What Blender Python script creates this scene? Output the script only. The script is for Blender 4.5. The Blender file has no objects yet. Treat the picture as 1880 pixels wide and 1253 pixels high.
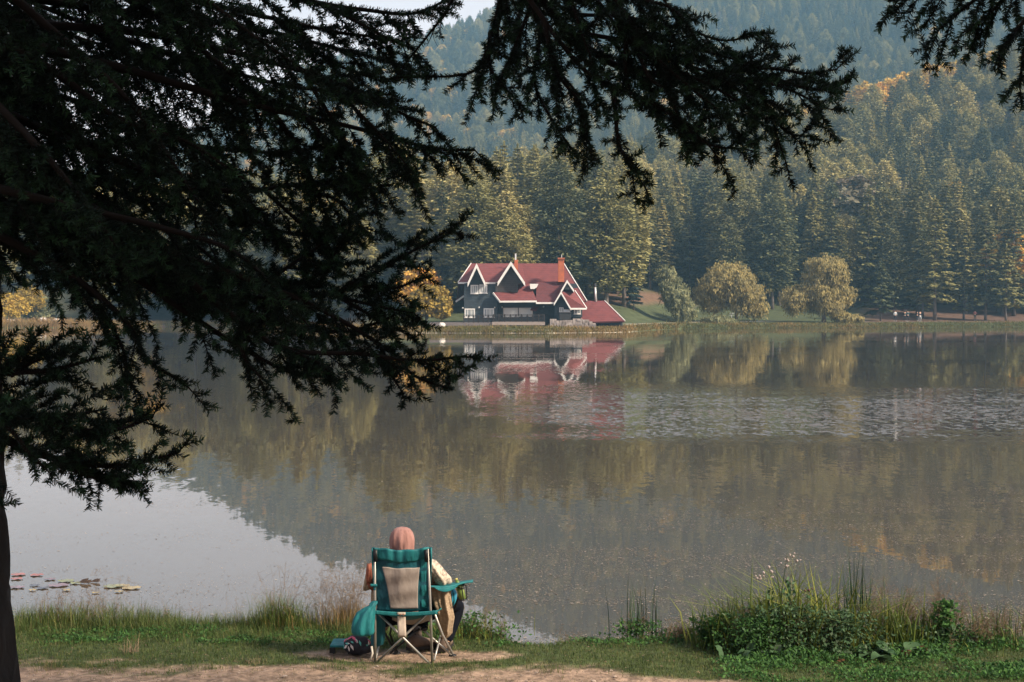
import bpy, bmesh, math, random
import numpy as np
from mathutils import Vector, Matrix
random.seed(7); RNG = np.random.default_rng(7)
R = math.radians
scene = bpy.context.scene
C = scene.collection
# ------------------------------------------------------------------ camera
F = 2611.0; CAMZ = 3.2; PITCH = math.atan(61.5 / F)
cam = bpy.data.cameras.new('camera'); camo = bpy.data.objects.new('camera', cam); C.objects.link(camo)
camo.location = (0, 0, CAMZ); camo.rotation_euler = (R(90) - PITCH, 0, 0)
cam.lens = 36.0 * F / 1880; cam.sensor_width = 36; cam.clip_start = 0.1; cam.clip_end = 12000
cam.dof.use_dof = False
scene.camera = camo
# ------------------------------------------------------------------ world, sun
SUN_EL, SUN_AZ = R(36), R(118)      # azimuth clockwise from +Y
w = bpy.data.worlds.new('World'); scene.world = w; w.use_nodes = True
nt = w.node_tree; bg = nt.nodes['Background']
sky = nt.nodes.new('ShaderNodeTexSky'); sky.sky_type = 'NISHITA'; sky.sun_disc = False
sky.sun_elevation = SUN_EL; sky.sun_rotation = SUN_AZ; sky.air_density = 1.0; sky.dust_density = 3.0; sky.ozone_density = 1.5
mixs = nt.nodes.new('ShaderNodeMix'); mixs.data_type = 'RGBA'
tcw = nt.nodes.new('ShaderNodeTexCoord'); sepw = nt.nodes.new('ShaderNodeSeparateXYZ')
nt.links.new(tcw.outputs['Generated'], sepw.inputs[0])
nzw = nt.nodes.new('ShaderNodeTexNoise'); nzw.inputs['Scale'].default_value = 2.2; nzw.inputs['Detail'].default_value = 5
mpw = nt.nodes.new('ShaderNodeMapping'); mpw.inputs['Scale'].default_value = (1, 1, 3.5)
nt.links.new(tcw.outputs['Generated'], mpw.inputs[0]); nt.links.new(mpw.outputs[0], nzw.inputs[0])
mrw = nt.nodes.new('ShaderNodeMapRange'); mrw.inputs['From Min'].default_value = 0.13; mrw.inputs['From Max'].default_value = 0.36
mrw.inputs['To Min'].default_value = 0.90; mrw.inputs['To Max'].default_value = 0.42
nt.links.new(sepw.outputs['Z'], mrw.inputs['Value'])
mulw = nt.nodes.new('ShaderNodeMath'); mulw.operation = 'MULTIPLY_ADD'; mulw.use_clamp = True
nt.links.new(nzw.outputs['Fac'], mulw.inputs[0]); mulw.inputs[1].default_value = 0.5
subw = nt.nodes.new('ShaderNodeMath'); subw.operation = 'SUBTRACT'; subw.inputs[1].default_value = 0.25
nt.links.new(mrw.outputs[0], subw.inputs[0]); nt.links.new(subw.outputs[0], mulw.inputs[2])
nt.links.new(mulw.outputs[0], mixs.inputs['Factor'])
nt.links.new(sky.outputs[0], mixs.inputs['A']); mixs.inputs['B'].default_value = (7.4, 6.25, 6.0, 1)   # thin high cloud
nt.links.new(mixs.outputs['Result'], bg.inputs['Color']); bg.inputs['Strength'].default_value = 0.088
sl = bpy.data.lights.new('sun', 'SUN'); sl.energy = 4.3; sl.angle = R(6); sl.color = (1.0, 0.86, 0.68)
so = bpy.data.objects.new('sun', sl); C.objects.link(so); so.location = (40, -30, 60)
sdir = Vector((math.sin(SUN_AZ) * math.cos(SUN_EL), math.cos(SUN_AZ) * math.cos(SUN_EL), math.sin(SUN_EL)))
so.rotation_euler = sdir.to_track_quat('Z', 'Y').to_euler()
scene.view_settings.view_transform = 'Standard'; scene.view_settings.look = 'None'
scene.view_settings.exposure = 1.02; scene.view_settings.gamma = 1
scene.render.engine = 'CYCLES'
cy = scene.cycles
cy.max_bounces = 6; cy.diffuse_bounces = 2; cy.glossy_bounces = 3; cy.transmission_bounces = 3; cy.transparent_max_bounces = 6
cy.volume_bounces = 1; cy.caustics_reflective = False; cy.caustics_refractive = False
cy.use_denoising = True
try: cy.denoiser = 'OPENIMAGEDENOISE'
except Exception: pass

# ------------------------------------------------------------------ helpers
_ca, _sa = math.cos(PITCH), math.sin(PITCH)
def P(px, py, D):
    ry = -(py - 626.5) / F
    t = D / (_ca + ry * _sa)
    return Vector(((px - 940) / F * t, D, CAMZ + (-_sa + ry * _ca) * t))
def link(o, parent=None):
    C.objects.link(o)
    if parent is not None: o.parent = parent
    return o
def tag(o, label=None, cat=None, group=None, kind=None):
    if label: o['label'] = label
    if cat: o['category'] = cat
    if group: o['group'] = group
    if kind: o['kind'] = kind
    return o
def empty(name, loc, label, cat, group=None):
    o = bpy.data.objects.new(name, None); o.location = loc; o.empty_display_size = 0.1
    link(o); tag(o, label, cat, group)
    bpy.context.view_layer.update()
    return o
def np_mesh(name, V, Fc, mat=None, k=None, var=None, smooth=False):
    """V (n,3), Fc (m,k) uniform polygons."""
    V = np.asarray(V, dtype=np.float32); Fc = np.asarray(Fc, dtype=np.int32)
    me = bpy.data.meshes.new(name); n, m = len(V), len(Fc); k = Fc.shape[1]
    me.vertices.add(n); me.vertices.foreach_set('co', V.ravel())
    me.loops.add(m * k); me.loops.foreach_set('vertex_index', Fc.ravel())
    me.polygons.add(m); me.polygons.foreach_set('loop_start', np.arange(0, m * k, k, dtype=np.int32))
    try: me.polygons.foreach_set('loop_total', np.full(m, k, dtype=np.int32))
    except Exception: pass
    me.update(calc_edges=True)
    if var is not None:
        a = me.attributes.new('var', 'FLOAT', 'FACE'); a.data.foreach_set('value', np.asarray(var, dtype=np.float32))
    if smooth: me.polygons.foreach_set('use_smooth', np.ones(m, dtype=bool))
    if mat: me.materials.append(mat)
    return me
def mobj(name, me, parent=None, loc=None):
    o = bpy.data.objects.new(name, me); link(o, parent)
    if loc is not None: o.location = loc
    return o
class MB:
    """collects world-space shapes, built as one mesh object"""
    def __init__(s): s.bm = bmesh.new()
    def poly(s, pts):
        vs = [s.bm.verts.new(p) for p in pts]; return s.bm.faces.new(vs)
    def prism(s, pts, off):
        """pts: planar polygon points, off: extrusion vector"""
        off = Vector(off); a = [s.bm.verts.new(p) for p in pts]; b = [s.bm.verts.new(Vector(p) + off) for p in pts]
        n = len(a); s.bm.faces.new(a); s.bm.faces.new(b[::-1])
        for i in range(n): s.bm.faces.new((a[i], b[i], b[(i + 1) % n], a[(i + 1) % n]))
        return s
    def box(s, lo, hi):
        x0, y0, z0 = lo; x1, y1, z1 = hi
        return s.prism([(x0, y0, z0), (x1, y0, z0), (x1, y0, z1), (x0, y0, z1)], (0, y1 - y0, 0))
    def ex(s, pts, D, t):
        return s.prism([P(x, y, D) for x, y in pts], (0, t, 0))
    def bar(s, a, b, w, h=None, up=(0, 0, 1)):
        a, b = Vector(a), Vector(b); h = h or w; d = (b - a).normalized(); u = Vector(up)
        if abs(d.dot(u)) > 0.98: u = Vector((0, 1, 0))
        sx = d.cross(u).normalized() * w / 2; sz = sx.cross(d).normalized() * h / 2
        return s.prism([a - sx - sz, a + sx - sz, a + sx + sz, a - sx + sz], b - a)
    def tube(s, pts, rad, n=8, cap=True):
        pts = [Vector(p) for p in pts]; rs = rad if isinstance(rad, (list, tuple)) else [rad] * len(pts)
        rings = []; prev = None
        for i, p in enumerate(pts):
            d = (pts[min(i + 1, len(pts) - 1)] - pts[max(i - 1, 0)]).normalized()
            u = prev if prev is not None else (Vector((0, 0, 1)) if abs(d.z) < 0.9 else Vector((1, 0, 0)))
            sx = d.cross(u).normalized(); su = sx.cross(d).normalized(); prev = su
            rings.append([s.bm.verts.new(p + (sx * math.cos(2 * math.pi * j / n) + su * math.sin(2 * math.pi * j / n)) * rs[i]) for j in range(n)])
        for a, b in zip(rings, rings[1:]):
            for j in range(n): s.bm.faces.new((a[j], a[(j + 1) % n], b[(j + 1) % n], b[j]))
        if cap: s.bm.faces.new(rings[0][::-1]); s.bm.faces.new(rings[-1])
        return s
    def loft(s, rings, cap=True):
        R_ = [[s.bm.verts.new(p) for p in r] for r in rings]; n = len(R_[0])
        for a, b in zip(R_, R_[1:]):
            for j in range(n): s.bm.faces.new((a[j], a[(j + 1) % n], b[(j + 1) % n], b[j]))
        if cap: s.bm.faces.new(R_[0][::-1]); s.bm.faces.new(R_[-1])
        return s
    def sphere(s, c, r, sc=(1, 1, 1), sub=2, seed=0, bump=0.0):
        r_ = bmesh.ops.create_icosphere(s.bm, subdivisions=sub, radius=1.0)
        rnd = random.Random(seed)
        for v in r_['verts']:
            k = r * (1 + bump * (rnd.random() - .5) * 2); v.co = Vector(c) + Vector((v.co.x * sc[0], v.co.y * sc[1], v.co.z * sc[2])) * k
        return s
    def build(s, name, mat, parent=None, smooth=False, bevel=0):
        bmesh.ops.recalc_face_normals(s.bm, faces=s.bm.faces)
        me = bpy.data.meshes.new(name); 
        wl = Vector((0, 0, 0)); q = parent
        while q is not None: wl = wl + q.location; q = q.parent
        bmesh.ops.translate(s.bm, verts=s.bm.verts, vec=-wl)
        s.bm.to_mesh(me); s.bm.free(); me.materials.append(mat)
        if smooth:
            for p in me.polygons: p.use_smooth = True
        o = mobj(name, me, parent)
        if bevel:
            m = o.modifiers.new('bevel', 'BEVEL'); m.width = bevel; m.segments = 2; m.limit_method = 'ANGLE'
        return o
_sn = RNG.random((3, 24, 4))
def fbm(x, y, s=1.0, seed=0, oct=4):
    v = np.zeros_like(np.asarray(x, dtype=float)); a = 1.0; rs = np.random.default_rng(seed); tot = 0
    for o in range(oct):
        for j in range(4):
            th = rs.random() * 6.283; k = (2 ** o) * s * (0.7 + 0.6 * rs.random()); ph = rs.random() * 6.283
            v = v + a * np.sin((x * math.cos(th) + y * math.sin(th)) * k * 6.283 + ph); tot += a * 0.5
        a *= 0.55
    return v / tot

# ------------------------------------------------------------------ materials
MATS = {}
def mat(name, col, rough=0.8, col2=None, scale=3.0, spec=0.3, metal=0.0, bump=0.0, bscale=40.0, coord='Object', trans=0.0, detail=4, contrast=(0.35, 0.65), stretch=None):
    if name in MATS: return MATS[name]
    m = bpy.data.materials.new(name); m.use_nodes = True; nt = m.node_tree; b = nt.nodes['Principled BSDF']
    b.inputs['Base Color'].default_value = (*col, 1); b.inputs['Roughness'].default_value = rough
    b.inputs['Specular IOR Level'].default_value = spec; b.inputs['Metallic'].default_value = metal
    tc = nt.nodes.new('ShaderNodeTexCoord'); src = tc.outputs[coord]
    if stretch:
        mp = nt.nodes.new('ShaderNodeMapping'); mp.inputs['Scale'].default_value = stretch
        nt.links.new(src, mp.inputs[0]); src = mp.outputs[0]
    if col2:
        nz = nt.nodes.new('ShaderNodeTexNoise'); nz.inputs['Scale'].default_value = scale; nz.inputs['Detail'].default_value = detail
        nt.links.new(src, nz.inputs['Vector'])
        mr = nt.nodes.new('ShaderNodeMapRange'); mr.inputs['From Min'].default_value = contrast[0]; mr.inputs['From Max'].default_value = contrast[1]
        nt.links.new(nz.outputs['Fac'], mr.inputs['Value'])
        mx = nt.nodes.new('ShaderNodeMix'); mx.data_type = 'RGBA'; mx.inputs['A'].default_value = (*col, 1); mx.inputs['B'].default_value = (*col2, 1)
        nt.links.new(mr.outputs[0], mx.inputs['Factor']); nt.links.new(mx.outputs['Result'], b.inputs['Base Color'])
    if bump:
        nb = nt.nodes.new('ShaderNodeTexNoise'); nb.inputs['Scale'].default_value = bscale; nb.inputs['Detail'].default_value = 5
        nt.links.new(src, nb.inputs['Vector']); bp = nt.nodes.new('ShaderNodeBump'); bp.inputs['Strength'].default_value = 1; bp.inputs['Distance'].default_value = bump
        nt.links.new(nb.outputs['Fac'], bp.inputs['Height']); nt.links.new(bp.outputs[0], b.inputs['Normal'])
    if trans: 
        add_trans(m, trans)
    MATS[name] = m; return m
def add_trans(m, f):
    nt = m.node_tree; b = nt.nodes['Principled BSDF']; out = nt.nodes['Material Output']
    tr = nt.nodes.new('ShaderNodeBsdfTranslucent'); mx = nt.nodes.new('ShaderNodeMixShader'); mx.inputs[0].default_value = f
    l = b.inputs['Base Color'].links
    if l: nt.links.new(l[0].from_socket, tr.inputs['Color'])
    else: tr.inputs['Color'].default_value = b.inputs['Base Color'].default_value
    nt.links.new(b.outputs[0], mx.inputs[1]); nt.links.new(tr.outputs[0], mx.inputs[2]); nt.links.new(mx.outputs[0], out.inputs['Surface'])
def leafmat(name, cols, trans=0.25, rnd_obj=0.5, noise=0.0, nscale=0.15, rough=0.7):
    """colour ramps over per-leaf value, with per-plant variation"""
    m = bpy.data.materials.new(name); m.use_nodes = True; nt = m.node_tree; b = nt.nodes['Principled BSDF']
    b.inputs['Roughness'].default_value = rough; b.inputs['Specular IOR Level'].default_value = 0.2
    at = nt.nodes.new('ShaderNodeAttribute'); at.attribute_name = 'var'
    oi = nt.nodes.new('ShaderNodeObjectInfo')
    ma = nt.nodes.new('ShaderNodeMath'); ma.operation = 'MULTIPLY_ADD'; ma.inputs[1].default_value = rnd_obj
    m1 = nt.nodes.new('ShaderNodeMath'); m1.operation = 'MULTIPLY'; m1.inputs[1].default_value = 1 - rnd_obj
    nt.links.new(at.outputs['Fac'], m1.inputs[0]); nt.links.new(oi.outputs['Random'], ma.inputs[0]); nt.links.new(m1.outputs[0], ma.inputs[2])
    rp = nt.nodes.new('ShaderNodeValToRGB'); nt.links.new(ma.outputs[0], rp.inputs[0])
    e = rp.color_ramp.elements
    while len(e) < len(cols): e.new(0.5)
    for i, c in enumerate(cols): e[i].position = i / (len(cols) - 1); e[i].color = (*c, 1)
    nt.links.new(rp.outputs[0], b.inputs['Base Color'])
    if trans: add_trans(m, trans)
    return m
def linemat(name, col, col2, period, axis='Z', bump=0.02, rough=0.8, noise=6.0):
    """boards, logs or courses running at a fixed period along one axis"""
    m = bpy.data.materials.new(name); m.use_nodes = True; nt = m.node_tree; b = nt.nodes['Principled BSDF']
    b.inputs['Roughness'].default_value = rough; b.inputs['Specular IOR Level'].default_value = 0.25
    tc = nt.nodes.new('ShaderNodeTexCoord'); wv = nt.nodes.new('ShaderNodeTexWave'); wv.bands_direction = axis; wv.wave_profile = 'SAW'
    wv.inputs['Scale'].default_value = 0.314 / period; wv.inputs['Distortion'].default_value = 0.15
    nt.links.new(tc.outputs['Object'], wv.inputs[0])
    nz = nt.nodes.new('ShaderNodeTexNoise'); nz.inputs['Scale'].default_value = noise; nz.inputs['Detail'].default_value = 5; nt.links.new(tc.outputs['Object'], nz.inputs[0])
    mx = nt.nodes.new('ShaderNodeMix'); mx.data_type = 'RGBA'; mx.inputs['A'].default_value = (*col, 1); mx.inputs['B'].default_value = (*col2, 1)
    ad = nt.nodes.new('ShaderNodeMath'); ad.operation = 'MULTIPLY_ADD'; ad.inputs[1].default_value = 0.45; ad.use_clamp = True
    s2 = nt.nodes.new('ShaderNodeMapRange'); s2.inputs['From Min'].default_value = .35; s2.inputs['From Max'].default_value = .7; s2.inputs['To Max'].default_value = 0.55
    nt.links.new(nz.outputs['Fac'], s2.inputs['Value']); nt.links.new(wv.outputs['Fac'], ad.inputs[0]); nt.links.new(s2.outputs[0], ad.inputs[2])
    nt.links.new(ad.outputs[0], mx.inputs['Factor']); nt.links.new(mx.outputs['Result'], b.inputs['Base Color'])
    bp = nt.nodes.new('ShaderNodeBump'); bp.inputs['Distance'].default_value = bump; nt.links.new(wv.outputs['Fac'], bp.inputs['Height']); nt.links.new(bp.outputs[0], b.inputs['Normal'])
    return m
def colattr_mat(name, attr, bump=0.01, bscale=30, rough=0.9, var=0.35, vscale=8):
    m = bpy.data.materials.new(name); m.use_nodes = True; nt = m.node_tree; b = nt.nodes['Principled BSDF']
    b.inputs['Roughness'].default_value = rough; b.inputs['Specular IOR Level'].default_value = 0.15
    at = nt.nodes.new('ShaderNodeAttribute'); at.attribute_name = attr; tc = nt.nodes.new('ShaderNodeTexCoord')
    nz = nt.nodes.new('ShaderNodeTexNoise'); nz.inputs['Scale'].default_value = vscale; nz.inputs['Detail'].default_value = 8; nt.links.new(tc.outputs['Object'], nz.inputs[0])
    mr = nt.nodes.new('ShaderNodeMapRange'); mr.inputs['From Min'].default_value = .3; mr.inputs['From Max'].default_value = .7
    mr.inputs['To Min'].default_value = 1 - var; mr.inputs['To Max'].default_value = 1 + var; nt.links.new(nz.outputs['Fac'], mr.inputs['Value'])
    mu = nt.nodes.new('ShaderNodeVectorMath'); mu.operation = 'SCALE'; nt.links.new(at.outputs['Color'], mu.inputs[0]); nt.links.new(mr.outputs[0], mu.inputs['Scale'])
    nt.links.new(mu.outputs[0], b.inputs['Base Color'])
    nb = nt.nodes.new('ShaderNodeTexNoise'); nb.inputs['Scale'].default_value = bscale; nb.inputs['Detail'].default_value = 6; nt.links.new(tc.outputs['Object'], nb.inputs[0])
    bp = nt.nodes.new('ShaderNodeBump'); bp.inputs['Distance'].default_value = bump; nt.links.new(nb.outputs['Fac'], bp.inputs['Height']); nt.links.new(bp.outputs[0], b.inputs['Normal'])
    return m

M_WHITE = mat('white_paint', (0.78, 0.76, 0.73), 0.5, col2=(0.66, 0.64, 0.6), scale=1.5)
M_ROOF = linemat('red_shingle', (0.185, 0.052, 0.050), (0.110, 0.034, 0.036), 0.28, 'Z', 0.03, 0.75, 1.6)
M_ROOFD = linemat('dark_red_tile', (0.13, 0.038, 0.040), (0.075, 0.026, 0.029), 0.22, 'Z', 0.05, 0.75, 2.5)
M_WALL = linemat('blue_grey_board', (0.055, 0.074, 0.090), (0.036, 0.048, 0.060), 0.2, 'Z', 0.03, 0.7, 2.0)
M_LOG = linemat('dark_log_board', (0.082, 0.07, 0.066), (0.045, 0.04, 0.04), 0.26, 'Z', 0.05, 0.8, 2.5)
M_BRICK = mat('orange_brick', (0.46, 0.13, 0.06), 0.8, col2=(0.33, 0.10, 0.05), scale=2.0)
M_METAL = mat('dull_steel', (0.42, 0.41, 0.40), 0.38, metal=0.8, col2=(0.3, 0.3, 0.3), scale=8)
M_DARKM = mat('dark_metal', (0.03, 0.03, 0.032), 0.5)
M_PALEM = mat('pale_metal', (0.6, 0.6, 0.58), 0.4, metal=0.3)
M_PANE = mat('curtained_glass', (0.42, 0.44, 0.42), 0.15, col2=(0.24, 0.27, 0.29), scale=0.9, spec=0.6, detail=1)
M_PANEB = mat('pale_blind_glass', (0.82, 0.81, 0.77), 0.2, col2=(0.62, 0.70, 0.75), scale=0.35, spec=0.6, detail=1)
M_PANED = mat('dark_glass', (0.06, 0.085, 0.095), 0.1, spec=0.7)
M_DECK = linemat('deck_board', (0.34, 0.28, 0.25), (0.26, 0.21, 0.19), 0.15, 'Z', 0.01, 0.8, 3)
M_DECKG = linemat('grey_deck_board', (0.20, 0.17, 0.17), (0.14, 0.12, 0.12), 0.15, 'Z', 0.01, 0.8, 3)
M_DWOOD = mat('dark_rail_wood', (0.035, 0.03, 0.03), 0.8)
M_STONE = mat('pale_stone', (0.42, 0.36, 0.33), 0.85, col2=(0.2, 0.17, 0.16), scale=1.6, bump=0.03, bscale=5)
M_BARK = mat('fir_bark', (0.035, 0.028, 0.024), 0.9, col2=(0.012, 0.010, 0.009), scale=9, bump=0.02, bscale=18, stretch=(1, 1, 0.35))
M_TRUNK = mat('grey_bark', (0.20, 0.165, 0.14), 0.9, col2=(0.10, 0.08, 0.07), scale=1.4, stretch=(1, 1, 0.3))
M_TWIG = mat('twig_bark', (0.014, 0.011, 0.009), 0.9, spec=.1)
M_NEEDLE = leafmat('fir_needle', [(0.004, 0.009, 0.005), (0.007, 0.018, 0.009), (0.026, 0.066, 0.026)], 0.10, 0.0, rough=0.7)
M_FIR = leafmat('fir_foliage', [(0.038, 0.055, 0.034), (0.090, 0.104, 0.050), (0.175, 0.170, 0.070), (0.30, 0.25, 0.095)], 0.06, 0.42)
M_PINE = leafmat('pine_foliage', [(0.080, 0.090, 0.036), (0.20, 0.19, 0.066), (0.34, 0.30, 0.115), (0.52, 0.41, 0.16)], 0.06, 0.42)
M_SPRUCE = leafmat('blue_spruce_foliage', [(0.03, 0.055, 0.055), (0.05, 0.085, 0.08), (0.07, 0.11, 0.10)], 0.15, 0.1)
M_AUT = leafmat('autumn_foliage', [(0.22, 0.17, 0.04), (0.50, 0.34, 0.06), (0.62, 0.38, 0.07), (0.62, 0.28, 0.07)], 0.25, 0.5)
M_YEL = leafmat('yellow_foliage', [(0.14, 0.11, 0.03), (0.30, 0.21, 0.035), (0.42, 0.28, 0.05)], 0.25, 0.0)
M_BROWN = leafmat('russet_twigs', [(0.085, 0.085, 0.055), (0.16, 0.135, 0.085), (0.24, 0.175, 0.115)], 0.1, 0.3)
M_WILL = leafmat('willow_foliage', [(0.13, 0.14, 0.075), (0.23, 0.235, 0.12), (0.36, 0.34, 0.17)], 0.25, 0.0)
M_WILLY = leafmat('willow_foliage_yellow', [(0.15, 0.13, 0.06), (0.32, 0.265, 0.105), (0.50, 0.39, 0.15)], 0.25, 0.0)
M_GRASS = leafmat('grass_blade', [(0.035, 0.062, 0.018), (0.06, 0.095, 0.026), (0.10, 0.13, 0.035), (0.20, 0.17, 0.075)], 0.3, 0.0)
M_REED = leafmat('dry_reed', [(0.10, 0.11, 0.035), (0.19, 0.14, 0.05), (0.30, 0.19, 0.08)], 0.2, 0.0)
M_CLOVER = leafmat('clover_leaf', [(0.022, 0.06, 0.018), (0.045, 0.115, 0.028), (0.085, 0.19, 0.042)], 0.3, 0.0)
M_DRY = leafmat('dry_stem', [(0.10, 0.07, 0.045), (0.19, 0.13, 0.085), (0.28, 0.2, 0.13)], 0.1, 0.0)
M_SEDGE = leafmat('sedge_blade', [(0.05, 0.085, 0.02), (0.11, 0.15, 0.03), (0.24, 0.24, 0.05)], 0.3, 0.0)
M_RUSH = leafmat('rush_stem', [(0.02, 0.05, 0.02), (0.035, 0.075, 0.028)], 0.1, 0.0)
M_DOCK = leafmat('dock_leaf', [(0.03, 0.075, 0.03), (0.06, 0.115, 0.05), (0.11, 0.15, 0.09)], 0.2, 0.0)
M_RUSTL = leafmat('rust_leaf', [(0.13, 0.06, 0.03), (0.19, 0.09, 0.045)], 0.2, 0.0)

# ------------------------------------------------------------------ terrain
_U = [-1500, -100, 0, 130, 300, 600, 690, 720, 1000, 1060, 1110, 1150, 1200, 1250, 1400, 1600, 1880, 2500, 3500]
_S = [225, 222, 222, 225, 235, 205, 181, 178, 177, 179, 181, 184, 201, 214, 221, 226, 236, 245, 250]
def shore(u): return np.interp(u, _U, _S)
def crest(u): return CAMZ + (565 - np.interp(u, [-1500, 0, 400, 700, 1000, 1300, 1600, 1880, 2600, 3500], [470, 440, 385, 345, 318, 262, 172, 100, 20, 0])) / F * 480 - 17
def ridge(u): return CAMZ + (565 - np.interp(u, [-1500, -300, 0, 120, 250, 370, 480, 600, 715, 800, 900, 1040, 1300, 1880, 3500], [500, 430, 372, 345, 290, 241, 186, 128, 100, 62, 30, -20, -100, -150, -200])) / F * 1250 - 14
def ground_z(x, y):
    x = np.asarray(x, float); y = np.asarray(y, float); yy = np.maximum(y, 60)
    u = 940 + F * x / yy; s = shore(u); d = y - s
    c, r = crest(u), ridge(u)
    k = [(-20, -1.6), (0, -0.05), (1.2, 0.55), (4, 0.8), (14, 1.0)]
    z = np.interp(d, [a for a, b in k], [b for a, b in k])
    def seg(z, a, b, za, zb, sm=True):
        t = np.clip((y - a) / (b - a), 0, 1)
        if sm: t = t * t * (3 - 2 * t) * 0.6 + t * 0.4
        return np.where(y > a, za + (zb - za) * t, z)
    z = seg(z, s + 14, s + 75, 1.0, 7.5)
    z = seg(z, s + 75, 480 + 0 * y, 7.5, c)
    z = seg(z, 480 + 0 * y, 600 + 0 * y, c, c * 0.9 + r * 0.04)
    z = seg(z, 600 + 0 * y, 1250 + 0 * y, c * 0.9 + r * 0.04, r)
    z = seg(z, 1250 + 0 * y, 2600 + 0 * y, r, r * 0.6)
    am = np.clip((d - 60) / 200, 0, 1)
    return z + am * (fbm(x, y, 1 / 160., 3) * 3.0 + fbm(x, y, 1 / 500., 5) * 8.0 * np.clip((y - 560) / 200, 0, 1) * np.clip((1300 - y) / 200, 0, 1))
us = np.arange(-1300, 3301, 11.0); ds = np.concatenate([np.arange(-10, 0, 5), np.arange(0, 6, 0.6), np.arange(6, 90, 2.5), np.arange(90, 400, 9), np.arange(400, 1300, 28), np.arange(1300, 1560, 60)])
UU, DD = np.meshgrid(us, ds); YY = shore(UU) + DD; XX = (UU - 940) / F * YY; ZZ = ground_z(XX, YY)
V = np.stack([XX, YY, ZZ], -1).reshape(-1, 3); nc = len(us); nr = len(ds)
i0 = (np.arange(nr - 1)[:, None] * nc + np.arange(nc - 1)[None, :]).ravel()
Fq = np.stack([i0, i0 + 1, i0 + nc + 1, i0 + nc], -1)
me = np_mesh('hillside', V, Fq, None, smooth=True)
green = np.array([0.066, 0.078, 0.036]); brown = np.array([0.115, 0.07, 0.05]); floor = np.array([0.085, 0.06, 0.042]); rust = np.array([0.14, 0.085, 0.055]); straw = np.array([0.28, 0.24, 0.11])
u_, d_ = UU.ravel(), DD.ravel(); nzv = fbm(V[:, 0], V[:, 1], 1 / 14., 9)
col = np.tile(floor, (len(V), 1))
def blend(col, m, c): m = np.clip(m, 0, 1)[:, None]; return col * (1 - m) + c * m
def sm(x, a, b): return np.clip((x - a) / (b - a), 0, 1)
col = blend(col, sm(d_ + nzv * 5, 75, 55) * sm(u_, 640, 700) * sm(u_, 1640, 1560), green)
col = blend(col, sm(d_ + nzv * 4, 38, 44) * sm(d_, 62, 54) * sm(u_, 1090, 1120) * sm(u_, 1290, 1260), rust)
col = blend(col, sm(u_ + nzv * 25, 1560, 1610) * sm(d_, 90, 70), brown)
col = blend(col, sm(u_, 1560, 1610) * sm(d_ + nzv * 2, 6.5, 3), green * 0.9)
col = blend(col, sm(u_, 170, 130) * sm(d_ + nzv * 4, 95, 80), straw)
col = blend(col, sm(u_, 170, 130) * sm(d_ + nzv * 4, 30, 22), green * 1.3)
pth = np.exp(-((d_ - np.interp(u_, [1140, 1190, 1300, 1420], [11, 7, 8.5, 12])) / 1.1) ** 2) * sm(u_, 1135, 1150) * sm(u_, 1440, 1400)
col = blend(col, pth * 1.2, np.array([0.5, 0.44, 0.36]))
col = blend(col, sm(d_, 1.0, 0.3) * sm(u_, 1180, 1140) * sm(u_, 640, 660), np.array([0.42, 0.36, 0.28]))
a = me.color_attributes.new('gcol', 'FLOAT_COLOR', 'POINT'); a.data.foreach_set('color', np.concatenate([col, np.ones((len(col), 1))], 1).astype(np.float32).ravel())
me.materials.append(colattr_mat('hill_ground', 'gcol', 0.1, 1.5, var=0.3, vscale=0.9))
tag(mobj('hillside', me), kind='structure')
def gz(x, y): return float(ground_z(np.array([x]), np.array([y]))[0])

# near bank
def bank_z(x, y):
    x = np.asarray(x, float); y = np.asarray(y, float)
    sh = 13.75 + 0.25 * fbm(x, y * 0, 0.12, 21) - 0.50 * np.clip((x + 0.5) / 0.5, 0, 1) - 0.34 * np.exp(-((x - .2) / .42) ** 2) + 0.12 * fbm(x, y * 0, 0.5, 22)
    e = y - sh
    z = np.interp(y, [-60, -15, 0, 6, 9, 10, 11.5, 13.0, 14.0], [6, 3, 1.6, 0.95, 0.55, 0.40, 0.31, 0.25, 0.2])
    z = np.where(e > -0.55, z - (z + 0.02) * np.clip((e + 0.55) / 0.6, 0, 1) ** 1.3, z)
    z = np.where(e > 0.05, -0.02 - (e - 0.05) * 0.6, z)
    z = np.maximum(z, -1.6)
    return z + 0.012 * fbm(x, y, 1.3, 31) + 0.02 * fbm(x, y, 0.35, 32) * np.clip(12.5 - y, 0, 1) + 0.02 * fbm(x, y, .6, 33) * np.clip((y - 12.2), 0, 1) * np.clip(-e * 2, 0, 1)
def dirt_mask(x, y):
    n = fbm(x, y, 0.45, 41) * 0.30 + fbm(x, y, 1.9, 42) * 0.28
    lim = np.interp(x, [-5, -3, -1.9, -0.9, 0, 1.0, 1.6, 2.1], [11.28, 11.29, 11.34, 11.36, 11.26, 11.10, 10.93, 9.5])
    m = sm(y + n * 0.8, lim + 0.16, lim - 0.10)
    el = 1 - (((x + 0.85) / 0.98) ** 2 + ((y - 11.82) / 0.27) ** 2)
    return np.clip(np.maximum(m, sm(el + n * 0.9, -0.1, 0.35)), 0, 1)
xs = np.concatenate([np.arange(-60, -6, 1.5), np.arange(-6, 6, 0.045), np.arange(6, 61, 1.5)])
ys = np.concatenate([np.arange(-60, 0, 2.5), np.arange(0, 10, 0.25), np.arange(10, 14.6, 0.035), np.arange(14.6, 17, 0.3)])
XX, YY = np.meshgrid(xs, ys); ZZ = bank_z(XX, YY); dm = dirt_mask(XX, YY); fine = (np.abs(XX) < 6.2) & (YY > 10)
ZZ = ZZ + np.where(fine, 0.006 * fbm(XX, YY, 5, 51) * (0.4 + dm) - 0.012 * dm, 0)
V = np.stack([XX, YY, ZZ], -1).reshape(-1, 3); nc, nr = len(xs), len(ys)
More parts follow.
